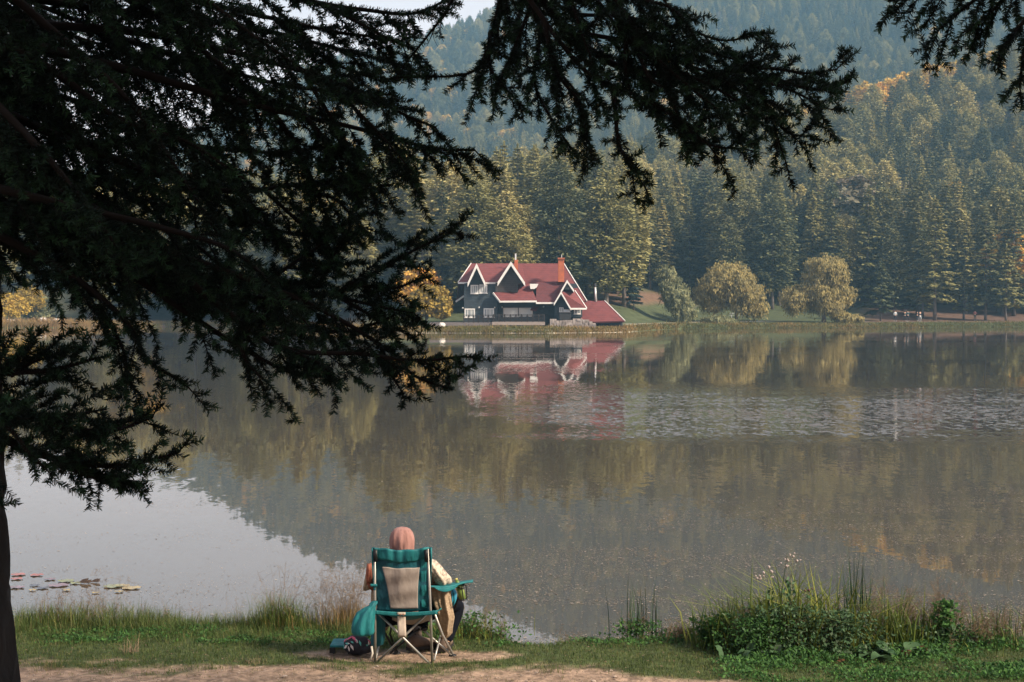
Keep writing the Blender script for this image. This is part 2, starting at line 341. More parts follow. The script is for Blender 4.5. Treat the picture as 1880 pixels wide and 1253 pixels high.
i0 = (np.arange(nr - 1)[:, None] * nc + np.arange(nc - 1)[None, :]).ravel()
me = np_mesh('ground', V, np.stack([i0, i0 + 1, i0 + nc + 1, i0 + nc], -1), None, smooth=True)
x_, y_ = V[:, 0], V[:, 1]; dmr = dm.ravel()
n2 = fbm(x_, y_, 2.2, 61)
soil = np.array([0.25, 0.175, 0.125]) * (1 + 0.2 * n2[:, None]); turf = np.array([0.055, 0.07, 0.026]) * (1 + 0.2 * n2[:, None])
col = soil * dmr[:, None] + turf * (1 - dmr[:, None])
col = blend(col, sm(V[:, 2], 0.10, 0.02) * (y_ > 12), np.array([0.05, 0.04, 0.03]))
a = me.color_attributes.new('gcol', 'FLOAT_COLOR', 'POINT'); a.data.foreach_set('color', np.concatenate([col, np.ones((len(col), 1))], 1).astype(np.float32).ravel())
me.materials.append(colattr_mat('bank_ground', 'gcol', 0.014, 38, var=0.5, vscale=14))
tag(mobj('ground', me), kind='structure')
def bz(x, y): return float(bank_z(np.array([x]), np.array([y]))[0])

# ------------------------------------------------------------------ water
m = bpy.data.materials.new('lake_water'); m.use_nodes = True; nt = m.node_tree; b = nt.nodes['Principled BSDF']
b.inputs['Base Color'].default_value = (0.062, 0.049, 0.034, 1); b.inputs['Roughness'].default_value = 0.018; b.inputs['IOR'].default_value = 1.5
b.inputs['Specular IOR Level'].default_value = 0.54
tc = nt.nodes.new('ShaderNodeTexCoord'); sep = nt.nodes.new('ShaderNodeSeparateXYZ'); nt.links.new(tc.outputs['Object'], sep.inputs[0])
def nmath(op, a, b_=None, c=None, clamp=False):
    n = nt.nodes.new('ShaderNodeMath'); n.operation = op; n.use_clamp = clamp
    for i, v in enumerate((a, b_, c)):
        if v is None: continue
        if isinstance(v, (int, float)): n.inputs[i].default_value = v
        else: nt.links.new(v, n.inputs[i])
    return n.outputs[0]
def nnoise(scale, stretch=(1, 1, 1), detail=2.0, rough=0.5):
    mp = nt.nodes.new('ShaderNodeMapping'); mp.inputs['Scale'].default_value = stretch; nt.links.new(tc.outputs['Object'], mp.inputs[0])
    n = nt.nodes.new('ShaderNodeTexNoise'); n.inputs['Scale'].default_value = scale; n.inputs['Detail'].default_value = detail; n.inputs['Roughness'].default_value = rough
    nt.links.new(mp.outputs[0], n.inputs['Vector']); return n
def nrange(v, a, b_, c=0.0, d=1.0, smooth=True):
    n = nt.nodes.new('ShaderNodeMapRange'); n.interpolation_type = 'SMOOTHSTEP' if smooth else 'LINEAR'
    nt.links.new(v, n.inputs['Value']); n.inputs['From Min'].default_value = a; n.inputs['From Max'].default_value = b_; n.inputs['To Min'].default_value = c; n.inputs['To Max'].default_value = d
    return n.outputs[0]
big = nnoise(0.06, (0.35, 1.6, 1), 4); med = nnoise(0.22, (0.22, 1.0, 1), 4)
ydist = nmath('MULTIPLY_ADD', big.outputs['Fac'], 12.0, sep.outputs['Y']); ydist = nmath('MULTIPLY_ADD', med.outputs['Fac'], 7.0, ydist); ydist = nmath('SUBTRACT', ydist, 9.5)
m_rip = nmath('MULTIPLY', nrange(ydist, 31, 41), nrange(ydist, 62, 43)); m_rip = nmath('MULTIPLY', m_rip, nrange(nmath('MULTIPLY_ADD', med.outputs['Fac'], 8.0, sep.outputs['X']), 2.0, 9.0))
m_rip = nmath('MULTIPLY', m_rip, nrange(nnoise(0.45, (0.30, .6, 1), 6, .6).outputs['Fac'], 0.25, 0.68, .15, 1))
m_rip = nmath('POWER', m_rip, 1.7)
patch = nrange(nnoise(0.05, (0.25, 1.3, 1), 3).outputs['Fac'], 0.42, 0.66)
amp = nmath('MULTIPLY_ADD', m_rip, 3.0, nmath('MULTIPLY', nmath('MULTIPLY_ADD', patch, 0.034, 0.006), nrange(sep.outputs['Y'], 12, 34, .35, 1)))
lines = nmath('MULTIPLY', nrange(nnoise(0.035, (0.1, 5, 1), 2).outputs['Fac'], 0.60, 0.68), nrange(sep.outputs['Y'], 70, 95)); amp = nmath('MULTIPLY_ADD', lines, 0.08, amp)
r1 = nnoise(3.6, (1.1, 0.5, 1), 3.0, 0.7); r2 = nnoise(8, (1, 0.8, 1), 2, 0.5)
vm = nt.nodes.new('ShaderNodeVectorMath'); vm.operation = 'ADD'; nt.links.new(r1.outputs['Color'], vm.inputs[0]); nt.links.new(r2.outputs['Color'], vm.inputs[1])
vs = nt.nodes.new('ShaderNodeVectorMath'); vs.operation = 'SUBTRACT'; nt.links.new(vm.outputs[0], vs.inputs[0]); vs.inputs[1].default_value = (1, 1, 1)
vk = nt.nodes.new('ShaderNodeVectorMath'); vk.operation = 'MULTIPLY'; nt.links.new(vs.outputs[0], vk.inputs[0]); vk.inputs[1].default_value = (0.35, 1, 0)
vsc = nt.nodes.new('ShaderNodeVectorMath'); vsc.operation = 'SCALE'; nt.links.new(vk.outputs[0], vsc.inputs[0]); nt.links.new(amp, vsc.inputs['Scale'])
va = nt.nodes.new('ShaderNodeVectorMath'); va.operation = 'ADD'; nt.links.new(vsc.outputs[0], va.inputs[0]); va.inputs[1].default_value = (0, 0, 1)
vn = nt.nodes.new('ShaderNodeVectorMath'); vn.operation = 'NORMALIZE'; nt.links.new(va.outputs[0], vn.inputs[0]); nt.links.new(vn.outputs[0], b.inputs['Normal'])
M_WATER = m
me = np_mesh('lake', [(-420, 8, 0), (420, 8, 0), (420, 330, 0), (-420, 330, 0)], [(0, 1, 2, 3)], M_WATER)
tag(mobj('lake', me), kind='structure')

# ------------------------------------------------------------------ far trees
def quads(cen, ax, bx, var):
    """cen, ax, bx (n,3): quads centred at cen with half axes"""
    n = len(cen); V = np.stack([cen - ax - bx, cen + ax - bx, cen + ax + bx, cen - ax + bx], 1).reshape(-1, 3)
    return V, np.arange(4 * n).reshape(n, 4), var
def rand_unit(n, rg): v = rg.normal(size=(n, 3)); return v / np.linalg.norm(v, axis=1, keepdims=True)
def norm(v): return v / np.maximum(np.linalg.norm(v, axis=-1, keepdims=True), 1e-9)
def conifer_crown(h, r, base, seed, style='fir', dens=1.0, card=0.31):
    rg = np.random.default_rng(seed); cen = []; ax = []; bx = []; var = []
    step = (0.80 if style == 'fir' else 0.6) / dens ** 0.4; z = base
    lean = rg.uniform(0, 6.28); bulge = [rg.uniform(0.8, 1.2) for _ in range(8)]
    while z < h - 0.3:
        t = (z - base) / (h - base)
        prof = (1 - t) ** 0.85 * (0.75 + 0.25 * min(1, t * 6)) if style == 'fir' else (max(0, 1 - t ** 2.4)) ** 0.8 * (0.55 + 0.45 * min(1, t * 3.5))
        rad = r * prof + 0.25
        nb = rg.integers(6, 9) if style == 'fir' else rg.integers(5, 8)
        a0 = rg.uniform(0, 6.28)
        for k in range(nb):
            th = a0 + k * 6.283 / nb + rg.normal() * 0.25
            L = rad * rg.uniform(0.62, 1.12) * bulge[int((th % 6.283) / 6.283 * 8) % 8]
            if rg.random() < 0.06: L *= 1.25
            sl = (-0.12 if style == 'fir' else 0.18) + 0.35 * t + rg.normal() * 0.08
            n = max(4, int(L * (21 if style == 'fir' else 18) * dens)); s = np.sqrt(rg.uniform(0.03 if t > .6 else 0.08, 1, n))
            wdt = (0.30 * L * (1 - s) + 0.18) if style == 'fir' else (0.34 * L * np.sqrt(s) + 0.2)
            lat = rg.normal(size=n) * wdt * 0.6
            d = np.array([math.cos(th), math.sin(th), 0]); sd = np.array([-math.sin(th), math.cos(th), 0])
            zz = z + s * L * sl - 0.10 * L * s ** 2 - np.abs(lat) * 0.28 + rg.normal(size=n) * (0.07 if style == 'fir' else 0.24)
            if style != 'fir': zz = zz + 0.22 * L * s ** 3
            c = d * (s * L)[:, None] + sd * lat[:, None]; c[:, 2] = zz
            a_ = norm(d * 1.0 + sd * (np.sign(lat) * 0.7)[:, None] + rg.normal(size=(n, 3)) * 0.25 + np.array([0, 0, -0.15]))
            nrm = norm(np.array([0, 0, 1.0]) + d * 0.35 + rg.normal(size=(n, 3)) * (0.24 if style == 'fir' else 0.5))
            b_ = norm(np.cross(nrm, a_)); sz = card * rg.uniform(0.6, 1.25, n) * (1 - 0.35 * t)
            cen.append(c); ax.append(a_ * sz[:, None]); bx.append(b_ * (sz * 0.42)[:, None])
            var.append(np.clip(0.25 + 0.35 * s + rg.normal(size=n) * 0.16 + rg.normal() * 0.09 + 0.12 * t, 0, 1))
        z += step * rg.uniform(0.8, 1.25) * (1.1 - 0.5 * t)
    n = 10; c = np.zeros((n, 3)); c[:, 2] = h - rg.uniform(0, 0.9, n)
    cen.append(c); ax.append(np.tile([0, 0, 0.4], (n, 1)) + rg.normal(size=(n, 3)) * 0.05); bb = rand_unit(n, rg) * 0.13; bb[:, 2] = 0; bx.append(bb); var.append(np.full(n, 0.6))
    return quads(np.concatenate(cen), np.concatenate(ax), np.concatenate(bx), np.concatenate(var))
def broad_crown(lobes, seed, card=0.3, dens=1.0, droop=0.0, flat=0.0):
    """lobes: list of (cx,cy,cz,rx,rz)"""
    rg = np.random.default_rng(seed); cen = []; ax = []; bx = []; var = []
    for (cx, cy, cz, rx, rz) in lobes:
        sk_ = rg.uniform(.85, 1.2)
        ncl = int(26 * (rx * rz) ** 0.7 * dens) + 6
        dirs = rand_unit(ncl, rg); dirs[:, 2] = dirs[:, 2] * 0.9 + 0.1
        rr = rg.uniform(0.35, 1.0, ncl) ** 0.6 * rg.choice([1, 1, 1, 1.22], ncl)
        cc = np.array([cx, cy, cz]) + dirs * rr[:, None] * np.array([rx, rx, rz])
        for j in range(ncl):
            n = rg.integers(14, 26); s = rg.uniform(0.35, 0.8) * (rx * 0.22 + 0.35)
            o = rg.normal(size=(n, 3)) * s * np.array([0.55, 0.55, 0.42])
            if droop:
                o[:, 2] = -np.abs(rg.exponential(droop, n)) * rg.uniform(0.4, 1.1); o[:, :2] *= 0.8
                a_ = norm(np.array([0, 0, -1.0]) + rg.normal(size=(n, 3)) * 0.35 + dirs[j] * 0.3)
            else: a_ = rand_unit(n, rg)
            nrm = norm(dirs[j] * 0.8 + np.array([0, 0, .5]) + rg.normal(size=(n, 3)) * 0.6); b_ = norm(np.cross(nrm, a_))
            sz = card * rg.uniform(0.6, 1.3, n)
            cen.append(cc[j] + o); ax.append(a_ * (sz * (1.3 if droop else 1))[:, None]); bx.append(b_ * (sz * (0.35 if droop else 0.7))[:, None])
            var.append(np.clip(0.5 + rg.normal(size=n) * 0.16 + rg.normal() * 0.2, 0, 1))
    return quads(np.concatenate(cen), np.concatenate(ax), np.concatenate(bx), np.concatenate(var))
def trunk_mesh(h, r, seed, name='trunk', limbs=0, mat_=None, limb_h=0.5, spread=1.6, taper=0.15):
    rnd = random.Random(seed); mb = MB(); n = 7
    pts = [Vector((rnd.uniform(-.1, .1) * (i > 0), rnd.uniform(-.1, .1) * (i > 0), h * i / n)) for i in range(n + 1)]; pts[0].z = -0.5
    mb.tube(pts, [r * (1.35 if i == 0 else 1 - (1 - taper) * i / n) for i in range(n + 1)], 8)
    for k in range(limbs):
        t = rnd.uniform(limb_h * 0.5, limb_h); th = rnd.uniform(0, 6.28); L = spread * rnd.uniform(.7, 1.2)
        p0 = Vector((0, 0, h * t)); p1 = p0 + Vector((math.cos(th) * L * .4, math.sin(th) * L * .4, L * .45)); p2 = p0 + Vector((math.cos(th) * L, math.sin(th) * L, L * .9))
        mb.tube([p0, p1, p2], [r * .45, r * .3, r * .1], 6)
    me = bpy.data.meshes.new(name); bmesh.ops.recalc_face_normals(mb.bm, faces=mb.bm.faces); mb.bm.to_mesh(me); mb.bm.free(); me.materials.append(mat_ or M_TRUNK)
    for p in me.polygons: p.use_smooth = True
    return me
def crown_mesh(q, m_, name='crown'):
    return np_mesh(name, q[0], q[1], m_, var=q[2])
H0 = 22.0
VARS = []   # (crown mesh, trunk mesh, species)
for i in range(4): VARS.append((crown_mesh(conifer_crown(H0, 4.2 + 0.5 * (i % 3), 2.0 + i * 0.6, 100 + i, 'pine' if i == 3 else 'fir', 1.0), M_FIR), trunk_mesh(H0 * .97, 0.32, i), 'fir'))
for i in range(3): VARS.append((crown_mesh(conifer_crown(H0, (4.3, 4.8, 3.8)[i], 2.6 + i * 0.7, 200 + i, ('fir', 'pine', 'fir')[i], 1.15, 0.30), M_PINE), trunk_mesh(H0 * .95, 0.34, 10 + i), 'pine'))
for i in range(2):
    rg = np.random.default_rng(300 + i); lobes = [(rg.normal() * 1.8, rg.normal() * 1.8, rg.uniform(7, 14), rg.uniform(2.2, 3.4), rg.uniform(2.0, 3.2)) for _ in range(9)]
    VARS.append((crown_mesh(broad_crown(lobes, 310 + i, 0.30, 1.3), M_AUT), trunk_mesh(12, 0.28, 20 + i, limbs=6, spread=3), 'aut'))
rg = np.random.default_rng(330); lobes = [(rg.normal() * 1.9, rg.normal() * 1.9, rg.uniform(6, 14), rg.uniform(2.2, 3.2), rg.uniform(2.2, 3.4)) for _ in range(9)]
VARS.append((crown_mesh(broad_crown(lobes, 331, 0.26, 1.1), M_BROWN), trunk_mesh(13, 0.25, 30, limbs=10, spread=4), 'brown'))
FIRST = {}
def plant_tree(vi, x, y, s, rz, name, label, cat, group=None, sxy=1.0):
    cm, tm, sp = VARS[vi]
    e = bpy.data.objects.new(name, None); e.location = (x, y, gz(x, y) - 0.1); e.rotation_euler = (0, 0, rz); e.scale = (s * sxy, s * sxy, s); e.empty_display_size = 0.3
    C.objects.link(e); tag(e, label, cat, group)
    c = mobj('crown', cm, e); mobj('trunk', tm, e)
    FIRST.setdefault(vi, c); return e
def dmin(u): return np.interp(u, [-1500, 130, 170, 560, 640, 700, 840, 1150, 1170, 1290, 1320, 1545, 1580, 3500], [55, 55, 9, 9, 20, 27, 27, 30, 52, 52, 34, 34, 24, 20])
pts = []
rg = np.random.default_rng(77)
y = 185.0
while y < 1330:
    sp = np.interp(y, [180, 330, 600, 1300], [6.0, 6.3, 7.0, 8.2])
    half = y * 0.47
    xs_ = np.arange(-half, half, sp); X = xs_ + rg.uniform(-.42, .42, len(xs_)) * sp; Yv = y + rg.uniform(-.42, .42, len(xs_)) * sp
    pts.append(np.stack([X, Yv], 1)); y += sp * 0.95
pts = np.concatenate(pts); u = 940 + F * pts[:, 0] / pts[:, 1]; d = pts[:, 1] - shore(u)
keep = (d > dmin(u) + fbm(pts[:, 0], pts[:, 1], 1 / 25., 71) * 3) & ~((np.abs(u - 1000) < 120) & (pts[:, 1] < 208))
pts, u, d = pts[keep], u[keep], d[keep]
def species(ui, Y, rg):
    a = rg.random()
    warm = np.interp(ui, [400, 620, 1000, 1200, 1350, 1900], [0.85, 0.9, 0.8, 0.55, 0.25, 0.3]) if Y < 330 else np.interp(ui, [600, 1200, 1900], [0.8, 0.75, 0.75]) if Y < 560 else 0.5
    if Y > 330 and a < np.interp(ui, [200, 300, 800, 950, 1500, 1850], [.05, 0.10, 0.09, 0.012, 0.008, 0.012]): return 7 + int(rg.integers(2))
    if Y < 330 and ui < 1300 and a < 0.02: return 7
    if a > (0.955 if Y < 560 else 0.985): return 9
    if rg.random() < warm: return 4 + int(rg.integers(3))
    return int(rg.integers(4))
kinds = np.array([species(ui, Y, rg) for ui, Y in zip(u, pts[:, 1])])
BIG = []
# a run of autumn trees along the crest on the right
for (px, D) in [(1590, 466), (1606, 470), (1622, 474), (1640, 478), (1690, 476), (1706, 480), (1722, 478), (1738, 480), (1790, 484), (1480, 465)]:
    x0 = (px - 940) / F * D; j = np.argmin((pts[:, 0] - x0) ** 2 + (pts[:, 1] - D) ** 2); kinds[j] = 7 + (px % 2); BIG.append(j)
order = np.argsort(pts[:, 1] + 0.0)
inview = (u > -60) & (u < 1940)
NEAR = [j for j in order if inview[j]][:286]
nearset = set(int(j) for j in NEAR)
def zone(ui):
    if ui < 200: return 'over the left shore'
    if ui < 640: return 'behind the hanging branches'
    if ui < 850: return 'left of the house'
    if ui < 1150: return 'behind the house'
    if ui < 1580: return 'behind the willows'
    return 'on the right shore slope'
SPN = {0: ('fir_tree', 'dark green fir', 'fir tree'), 4: ('pine_tree', 'olive brown pine', 'pine tree'), 7: ('autumn_tree', 'orange and yellow autumn tree', 'autumn tree'), 9: ('bare_tree', 'greyish brown thinning tree', 'bare tree')}
def spk(k): return 0 if k < 4 else 4 if k < 7 else 7 if k < 9 else 9
hs = rg.uniform(0.62, 1.14, len(pts)) ** .9; hs = np.where(kinds >= 7, np.clip(hs, .85, 1.0), hs); hs[BIG] = 1.35
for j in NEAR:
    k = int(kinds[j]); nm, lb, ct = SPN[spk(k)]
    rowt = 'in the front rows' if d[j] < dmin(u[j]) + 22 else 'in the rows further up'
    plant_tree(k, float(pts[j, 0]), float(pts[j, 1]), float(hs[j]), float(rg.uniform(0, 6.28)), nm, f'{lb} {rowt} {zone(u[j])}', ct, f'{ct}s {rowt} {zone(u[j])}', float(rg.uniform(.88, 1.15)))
for vi in range(len(VARS)):
    if vi not in FIRST:      # every kind stands at least once near the front
        j = NEAR[40 + vi * 9]; nm, lb, ct = SPN[spk(vi)]
        plant_tree(vi, float(pts[j, 0]) + 3, float(pts[j, 1]) + 3, .9, 0.0, nm, f'{lb} squeezed between taller trees {zone(u[j])}', ct)
rest = np.array([j for j in range(len(pts)) if j not in nearset])
PV = np.stack([pts[rest, 0], pts[rest, 1], ground_z(pts[rest, 0], pts[rest, 1]) - 0.2], 1).astype(np.float32)
me = bpy.data.meshes.new('forest'); me.vertices.add(len(PV)); me.vertices.foreach_set('co', PV.ravel()); me.update()
for nm, ty, arr in (('kind', 'INT', kinds[rest]), ('scl', 'FLOAT', hs[rest] * np.interp(PV[:, 1], [300, 1300], [1, .86])), ('rotz', 'FLOAT', rg.uniform(0, 6.28, len(rest)))):
    a = me.attributes.new(nm, ty, 'POINT'); a.data.foreach_set('value', arr.astype(np.int32 if ty == 'INT' else np.float32))
forest = mobj('forest', me); tag(forest, 'hazy mass of firs and pines covering the far mountain slopes', 'forest', kind='stuff')
ng = bpy.data.node_groups.new('forest_scatter', 'GeometryNodeTree')
ng.interface.new_socket('Geometry', in_out='INPUT', socket_type='NodeSocketGeometry'); ng.interface.new_socket('Geometry', in_out='OUTPUT', socket_type='NodeSocketGeometry')
gi = ng.nodes.new('NodeGroupInput'); go = ng.nodes.new('NodeGroupOutput'); jn = ng.nodes.new('GeometryNodeJoinGeometry')
def nattr(nm, ty): n = ng.nodes.new('GeometryNodeInputNamedAttribute'); n.data_type = ty; n.inputs['Name'].default_value = nm; return [s for s in n.outputs if s.enabled and s.name == 'Attribute'][0]
ak, asc, arz = nattr('kind', 'INT'), nattr('scl', 'FLOAT'), nattr('rotz', 'FLOAT')
cx = ng.nodes.new('ShaderNodeCombineXYZ'); ng.links.new(arz, cx.inputs['Z'])
for vi in range(len(VARS)):
    oi = ng.nodes.new('GeometryNodeObjectInfo'); oi.inputs['Object'].default_value = FIRST[vi]; oi.inputs['As Instance'].default_value = True
    cp = ng.nodes.new('FunctionNodeCompare'); cp.data_type = 'INT'; cp.operation = 'EQUAL'
    ci = [s for s in cp.inputs if s.type == 'INT']; ng.links.new(ak, ci[0]); ci[1].default_value = vi
    ip = ng.nodes.new('GeometryNodeInstanceOnPoints'); ng.links.new(gi.outputs[0], ip.inputs['Points']); ng.links.new(oi.outputs['Geometry'], ip.inputs['Instance'])
    ng.links.new(cp.outputs[0], ip.inputs['Selection']); ng.links.new(cx.outputs[0], ip.inputs['Rotation']); ng.links.new(asc, ip.inputs['Scale'])
    ng.links.new(ip.outputs[0], jn.inputs[0])
ng.links.new(jn.outputs[0], go.inputs[0])
md = forest.modifiers.new('scatter', 'NODES'); md.node_group = ng

plant_tree(9, (1543 - 940) / F * 284, 284, 1.5, .4, 'bare_tree', 'broad greyish brown leafy tree top behind the gap between the golden willow and the firs', 'tree', None, 1.25)
plant_tree(9, (1600 - 940) / F * 300, 300, 1.35, 2.4, 'bare_tree', 'second greyish brown tree a little up the slope right of the broad one', 'tree', None, 1.1)
# single trees that stand apart
def own_tree(name, label, cat, px, D, build_crown, mat_, trunk_args, mat_t=None):
    x = (px - 940) / F * D; e = bpy.data.objects.new(name, None); e.location = (x, D, gz(x, D) - 0.05); C.objects.link(e); tag(e, label, cat)
    mobj('crown', crown_mesh(build_crown, mat_), e); mobj('trunk', trunk_mesh(*trunk_args[0], **trunk_args[1]), e); return e
sc = lambda D: D / F
own_tree('small_spruce', 'small bluish spruce alone on the lawn right of the house', 'spruce tree', 1163, 222, conifer_crown(5.9, 1.35, 1.4, 400, 'fir', 3.0, 0.2), M_SPRUCE, ((5.6, .09, 1), {}))
own_tree('young_fir', 'young fir with open crown standing left of the distant walkers', 'fir tree', 1617, 238, conifer_crown(9.9, 2.9, 2.2, 401, 'fir', 1.6, 0.28), VARS[0][0].materials[0], ((9.5, .15, 2), {}))
for (px, D, h, r, base, lb, sd, mt) in [
    (1716, 243, 21, 4.6, 4.0, 'tall fir with thick bare lower trunk between the groups of walkers', 402, M_PINE),
    (1809, 245, 20, 4.2, 3.6, 'fir with pale trunk just right of the lone walker', 403, M_FIR),
    (1847, 243, 13, 3.4, 3.2, 'leaning shorter fir at the right edge of the far shore', 404, M_PINE),
    (1769, 247, 9, 2.4, 2.2, 'small fir with ragged skirt left of the lone walker', 405, M_FIR),
    (1694, 250, 16, 3.4, 3.6, 'slim fir right beside the pair of dark walkers', 406, M_FIR)]:
    own_tree('shore_fir', lb, 'fir tree', px, D, conifer_crown(h, r, base, sd, 'fir', 1.1, 0.3), mt, ((h * .96, .30 if px == 1716 else .2, sd), {}))
def lob(px, py, rx, ry, D, x0, z0, yo=0.0):
    p = P(px, py, D); return (p.x - x0, yo, p.z - z0, rx * sc(D), ry * sc(D))
def willow(name, label, cat, pxc, D, L, seed, m_, tr, card=0.13, dens=3.0, droop=0.7):
    x0 = (pxc - 940) / F * D; z0 = gz(x0, D); rg = random.Random(seed)
    lobes = [lob(a, b_, rx, ry, D, x0, z0, rg.uniform(-1.2, 1.2)) for a, b_, rx, ry in L]
    return own_tree(name, label, cat, pxc, D, broad_crown(lobes, seed, card, dens, droop), m_, tr)
willow('grey_willow', 'narrow grey green willow leaning left, leftmost of three by the lake', 'willow tree', 1262, 222,
       [(1226, 505, 17, 16), (1232, 522, 22, 18), (1240, 542, 26, 20), (1248, 560, 26, 18), (1256, 575, 22, 14)], 501, M_WILL, ((4.5, .16, 5), dict(limbs=4, spread=1.5)), droop=.35)
willow('broad_willow', 'broad yellowish willow in the middle of the three lakeside willows', 'willow tree', 1352, 226,
       [(1335, 500, 32, 20), (1318, 518, 32, 22), (1352, 515, 34, 24), (1302, 540, 30, 20), (1340, 540, 34, 20), (1374, 540, 30, 24), (1388, 565, 26, 16), (1312, 560, 22, 12), (1360, 562, 22, 10)], 502, M_WILLY, ((5.0, .28, 6), dict(limbs=7, spread=2.6)), droop=.38)
willow('golden_willow', 'tall golden two tiered willow, rightmost of three by the lake', 'willow tree', 1512, 229,
       [(1515, 490, 36, 22), (1512, 510, 36, 20), (1536, 505, 20, 20), (1500, 535, 36, 22), (1540, 540, 30, 24), (1455, 545, 24, 20), (1478, 545, 22, 22), (1520, 562, 34, 16), (1456, 562, 18, 12)], 503, M_WILLY, ((6.5, .36, 7), dict(limbs=8, spread=2.8)), droop=.38)
willow('shore_bush', 'low orange tinted bush at the foot of the golden willow', 'bush', 1558, 229, [(1548, 583, 20, 10), (1565, 585, 18, 9)], 504, M_REED if False else M_WILLY, ((1.0, .06, 8), {}), card=.16, droop=.2)
willow('shore_bush', 'low dull green bush on the water edge below the broad willow', 'bush', 1322, 222.5, [(1308, 588, 20, 8), (1335, 590, 20, 7), (1322, 586, 14, 8)], 505, M_WILL, ((1.0, .06, 8), {}), card=.16, droop=.2)
willow('yellow_tree', 'round yellow leaved tree on the grass left of the house', 'tree', 783, 183.5,
       [(790, 540, 26, 14), (770, 555, 22, 14), (805, 558, 22, 16), (786, 568, 30, 12), (765, 575, 14, 9), (812, 575, 14, 9)], 506, M_YEL, ((2.6, .2, 9), dict(limbs=7, spread=1.5)), card=.17, droop=0)
willow('orange_tree', 'orange tinted tree top rising behind the yellow tree', 'tree', 775, 205, [(772, 512, 26, 14), (756, 525, 26, 16), (790, 528, 14, 14), (745, 540, 20, 16), (768, 545, 26, 18)], 507, M_AUT, ((5.5, .2, 10), dict(limbs=5, spread=2)), card=.22, droop=0)
for (px, py, D, m_, sd, lb) in [(20, 555, 232, M_AUT, 508, 'low orange tree at the left edge of the far shore'), (52, 545, 238, M_YEL, 509, 'greenish yellow tree beside the low orange tree on the far left shore'), (72, 560, 240, M_WILL, 510, 'dull green tree between yellow tree and pale slope on the left shore')]:
    willow('shore_tree', lb, 'tree', px, D, [(px, py, 22, 16), (px - 16, py + 10, 18, 13), (px + 14, py + 12, 18, 13), (px, py + 18, 20, 10)], sd, m_, ((3.2, .15, sd), dict(limbs=4, spread=1.5)), droop=0)

# ------------------------------------------------------------------ blades (far reeds, lawn, near grass)
def blades(base, h, w_, lean, rg, seg=2):
    """base (n,3); returns V,F : bent tapered blades"""
    n = len(base); th = rg.uniform(0, 6.283, n); dr = np.stack([np.cos(th), np.sin(th), np.zeros(n)], 1); wd = np.stack([-np.sin(th + rg.normal(size=n) * .6), np.cos(th), np.zeros(n)], 1); wd = norm(wd) * (w_ / 2)[:, None]
    mid = base + dr * (lean * h * 0.3)[:, None] + np.array([0, 0, 1.0]) * (h * 0.55)[:, None]
    tip = base + dr * (lean * h)[:, None] + np.array([0, 0, 1.0]) * (h * (1 - 0.25 * lean))[:, None]
    V = np.stack([base - wd, base + wd, mid + wd * .8, mid - wd * .8, tip], 1).reshape(-1, 3)
    o = (np.arange(n) * 5)[:, None]
    T = np.concatenate([o + np.array([[0, 1, 2]]), o + np.array([[0, 2, 3]]), o + np.array([[3, 2, 4]])], 0)
    return V, T
def blade_obj(name, base, h, w_, lean, mat_, rg, var, parent=None):
    V, T = blades(base, h, w_, lean, rg); return mobj(name, np_mesh(name, V, T, mat_, var=np.tile(np.clip(var, 0, 1), 3)), parent)
rg = np.random.default_rng(900)
n = 42000; uu = rg.uniform(-80, 1960, n); dd = rg.exponential(1.1, n) + 0.1; uu2 = uu; yy = shore(uu2) + dd; xx = (uu2 - 940) / F * yy
clump = fbm(xx, yy, .12, 91) * .5 + .5
hh = (rg.uniform(.25, .8, n) * (0.5 + .7 * clump)) * np.interp(uu, [0, 130, 250, 690, 1140, 1180, 1400, 1600, 1880], [1.9, 1.6, .8, .6, .6, .8, .45, .45, .55]); base = np.stack([xx, yy, ground_z(xx, yy) - .03], 1)
va = np.interp(uu, [0, 130, 300, 700, 900, 1060, 1120, 1300, 1600, 1880], [.95, .9, .4, .55, .2, .6, .7, .2, .1, .15]) + rg.normal(size=n) * .2 + (clump - .5) * .8
tag(blade_obj('shore_reeds', base, hh, rg.uniform(.05, .11, n), rg.uniform(.05, .5, n), M_REED, rg, va), 'band of green and russet reeds along the far waterline', 'reeds', kind='stuff')

# ------------------------------------------------------------------ lake house
HZ = gz(P(960, 590, 186).x, 186)
house = empty('lake_house', (P(960, 590, 186).x, 186, HZ), 'dark timber lake house with steep red roofs and white trim on the far shore', 'house')
def slab(pts, t=0.22):
    """pts [(px,py,D)] -> thick roof slab, extruded down"""
    return [P(*p) for p in pts], Vector((0, 0, -t))
def roof(name, pts, m_=None, t=0.22, parent=house):
    mb = MB(); q, off = slab(pts, t); 
    if len(q) == 4: 
        a, b_ = [q[0], q[1], q[2]], [q[0], q[2], q[3]]
        vs = [mb.bm.verts.new(p) for p in q]; vb = [mb.bm.verts.new(p + off) for p in q]
        mb.bm.faces.new((vs[0], vs[1], vs[2])); mb.bm.faces.new((vs[0], vs[2], vs[3])); mb.bm.faces.new((vb[2], vb[1], vb[0])); mb.bm.faces.new((vb[3], vb[2], vb[0]))
        for i in range(4): mb.bm.faces.new((vs[i], vb[i], vb[(i + 1) % 4], vs[(i + 1) % 4]))
    else: mb.prism(q, off)
    return mb.build(name, m_ or M_ROOF, parent)
def trim(mb, a, b_, w_=0.30, t=0.09):
    mb.bar(P(*a), P(*b_), t, w_, up=(0, 0, 1)); return mb
def wallp(pts, D, t, m_, name='wall'): return MB().ex(pts, D, t).build(name, m_, house)
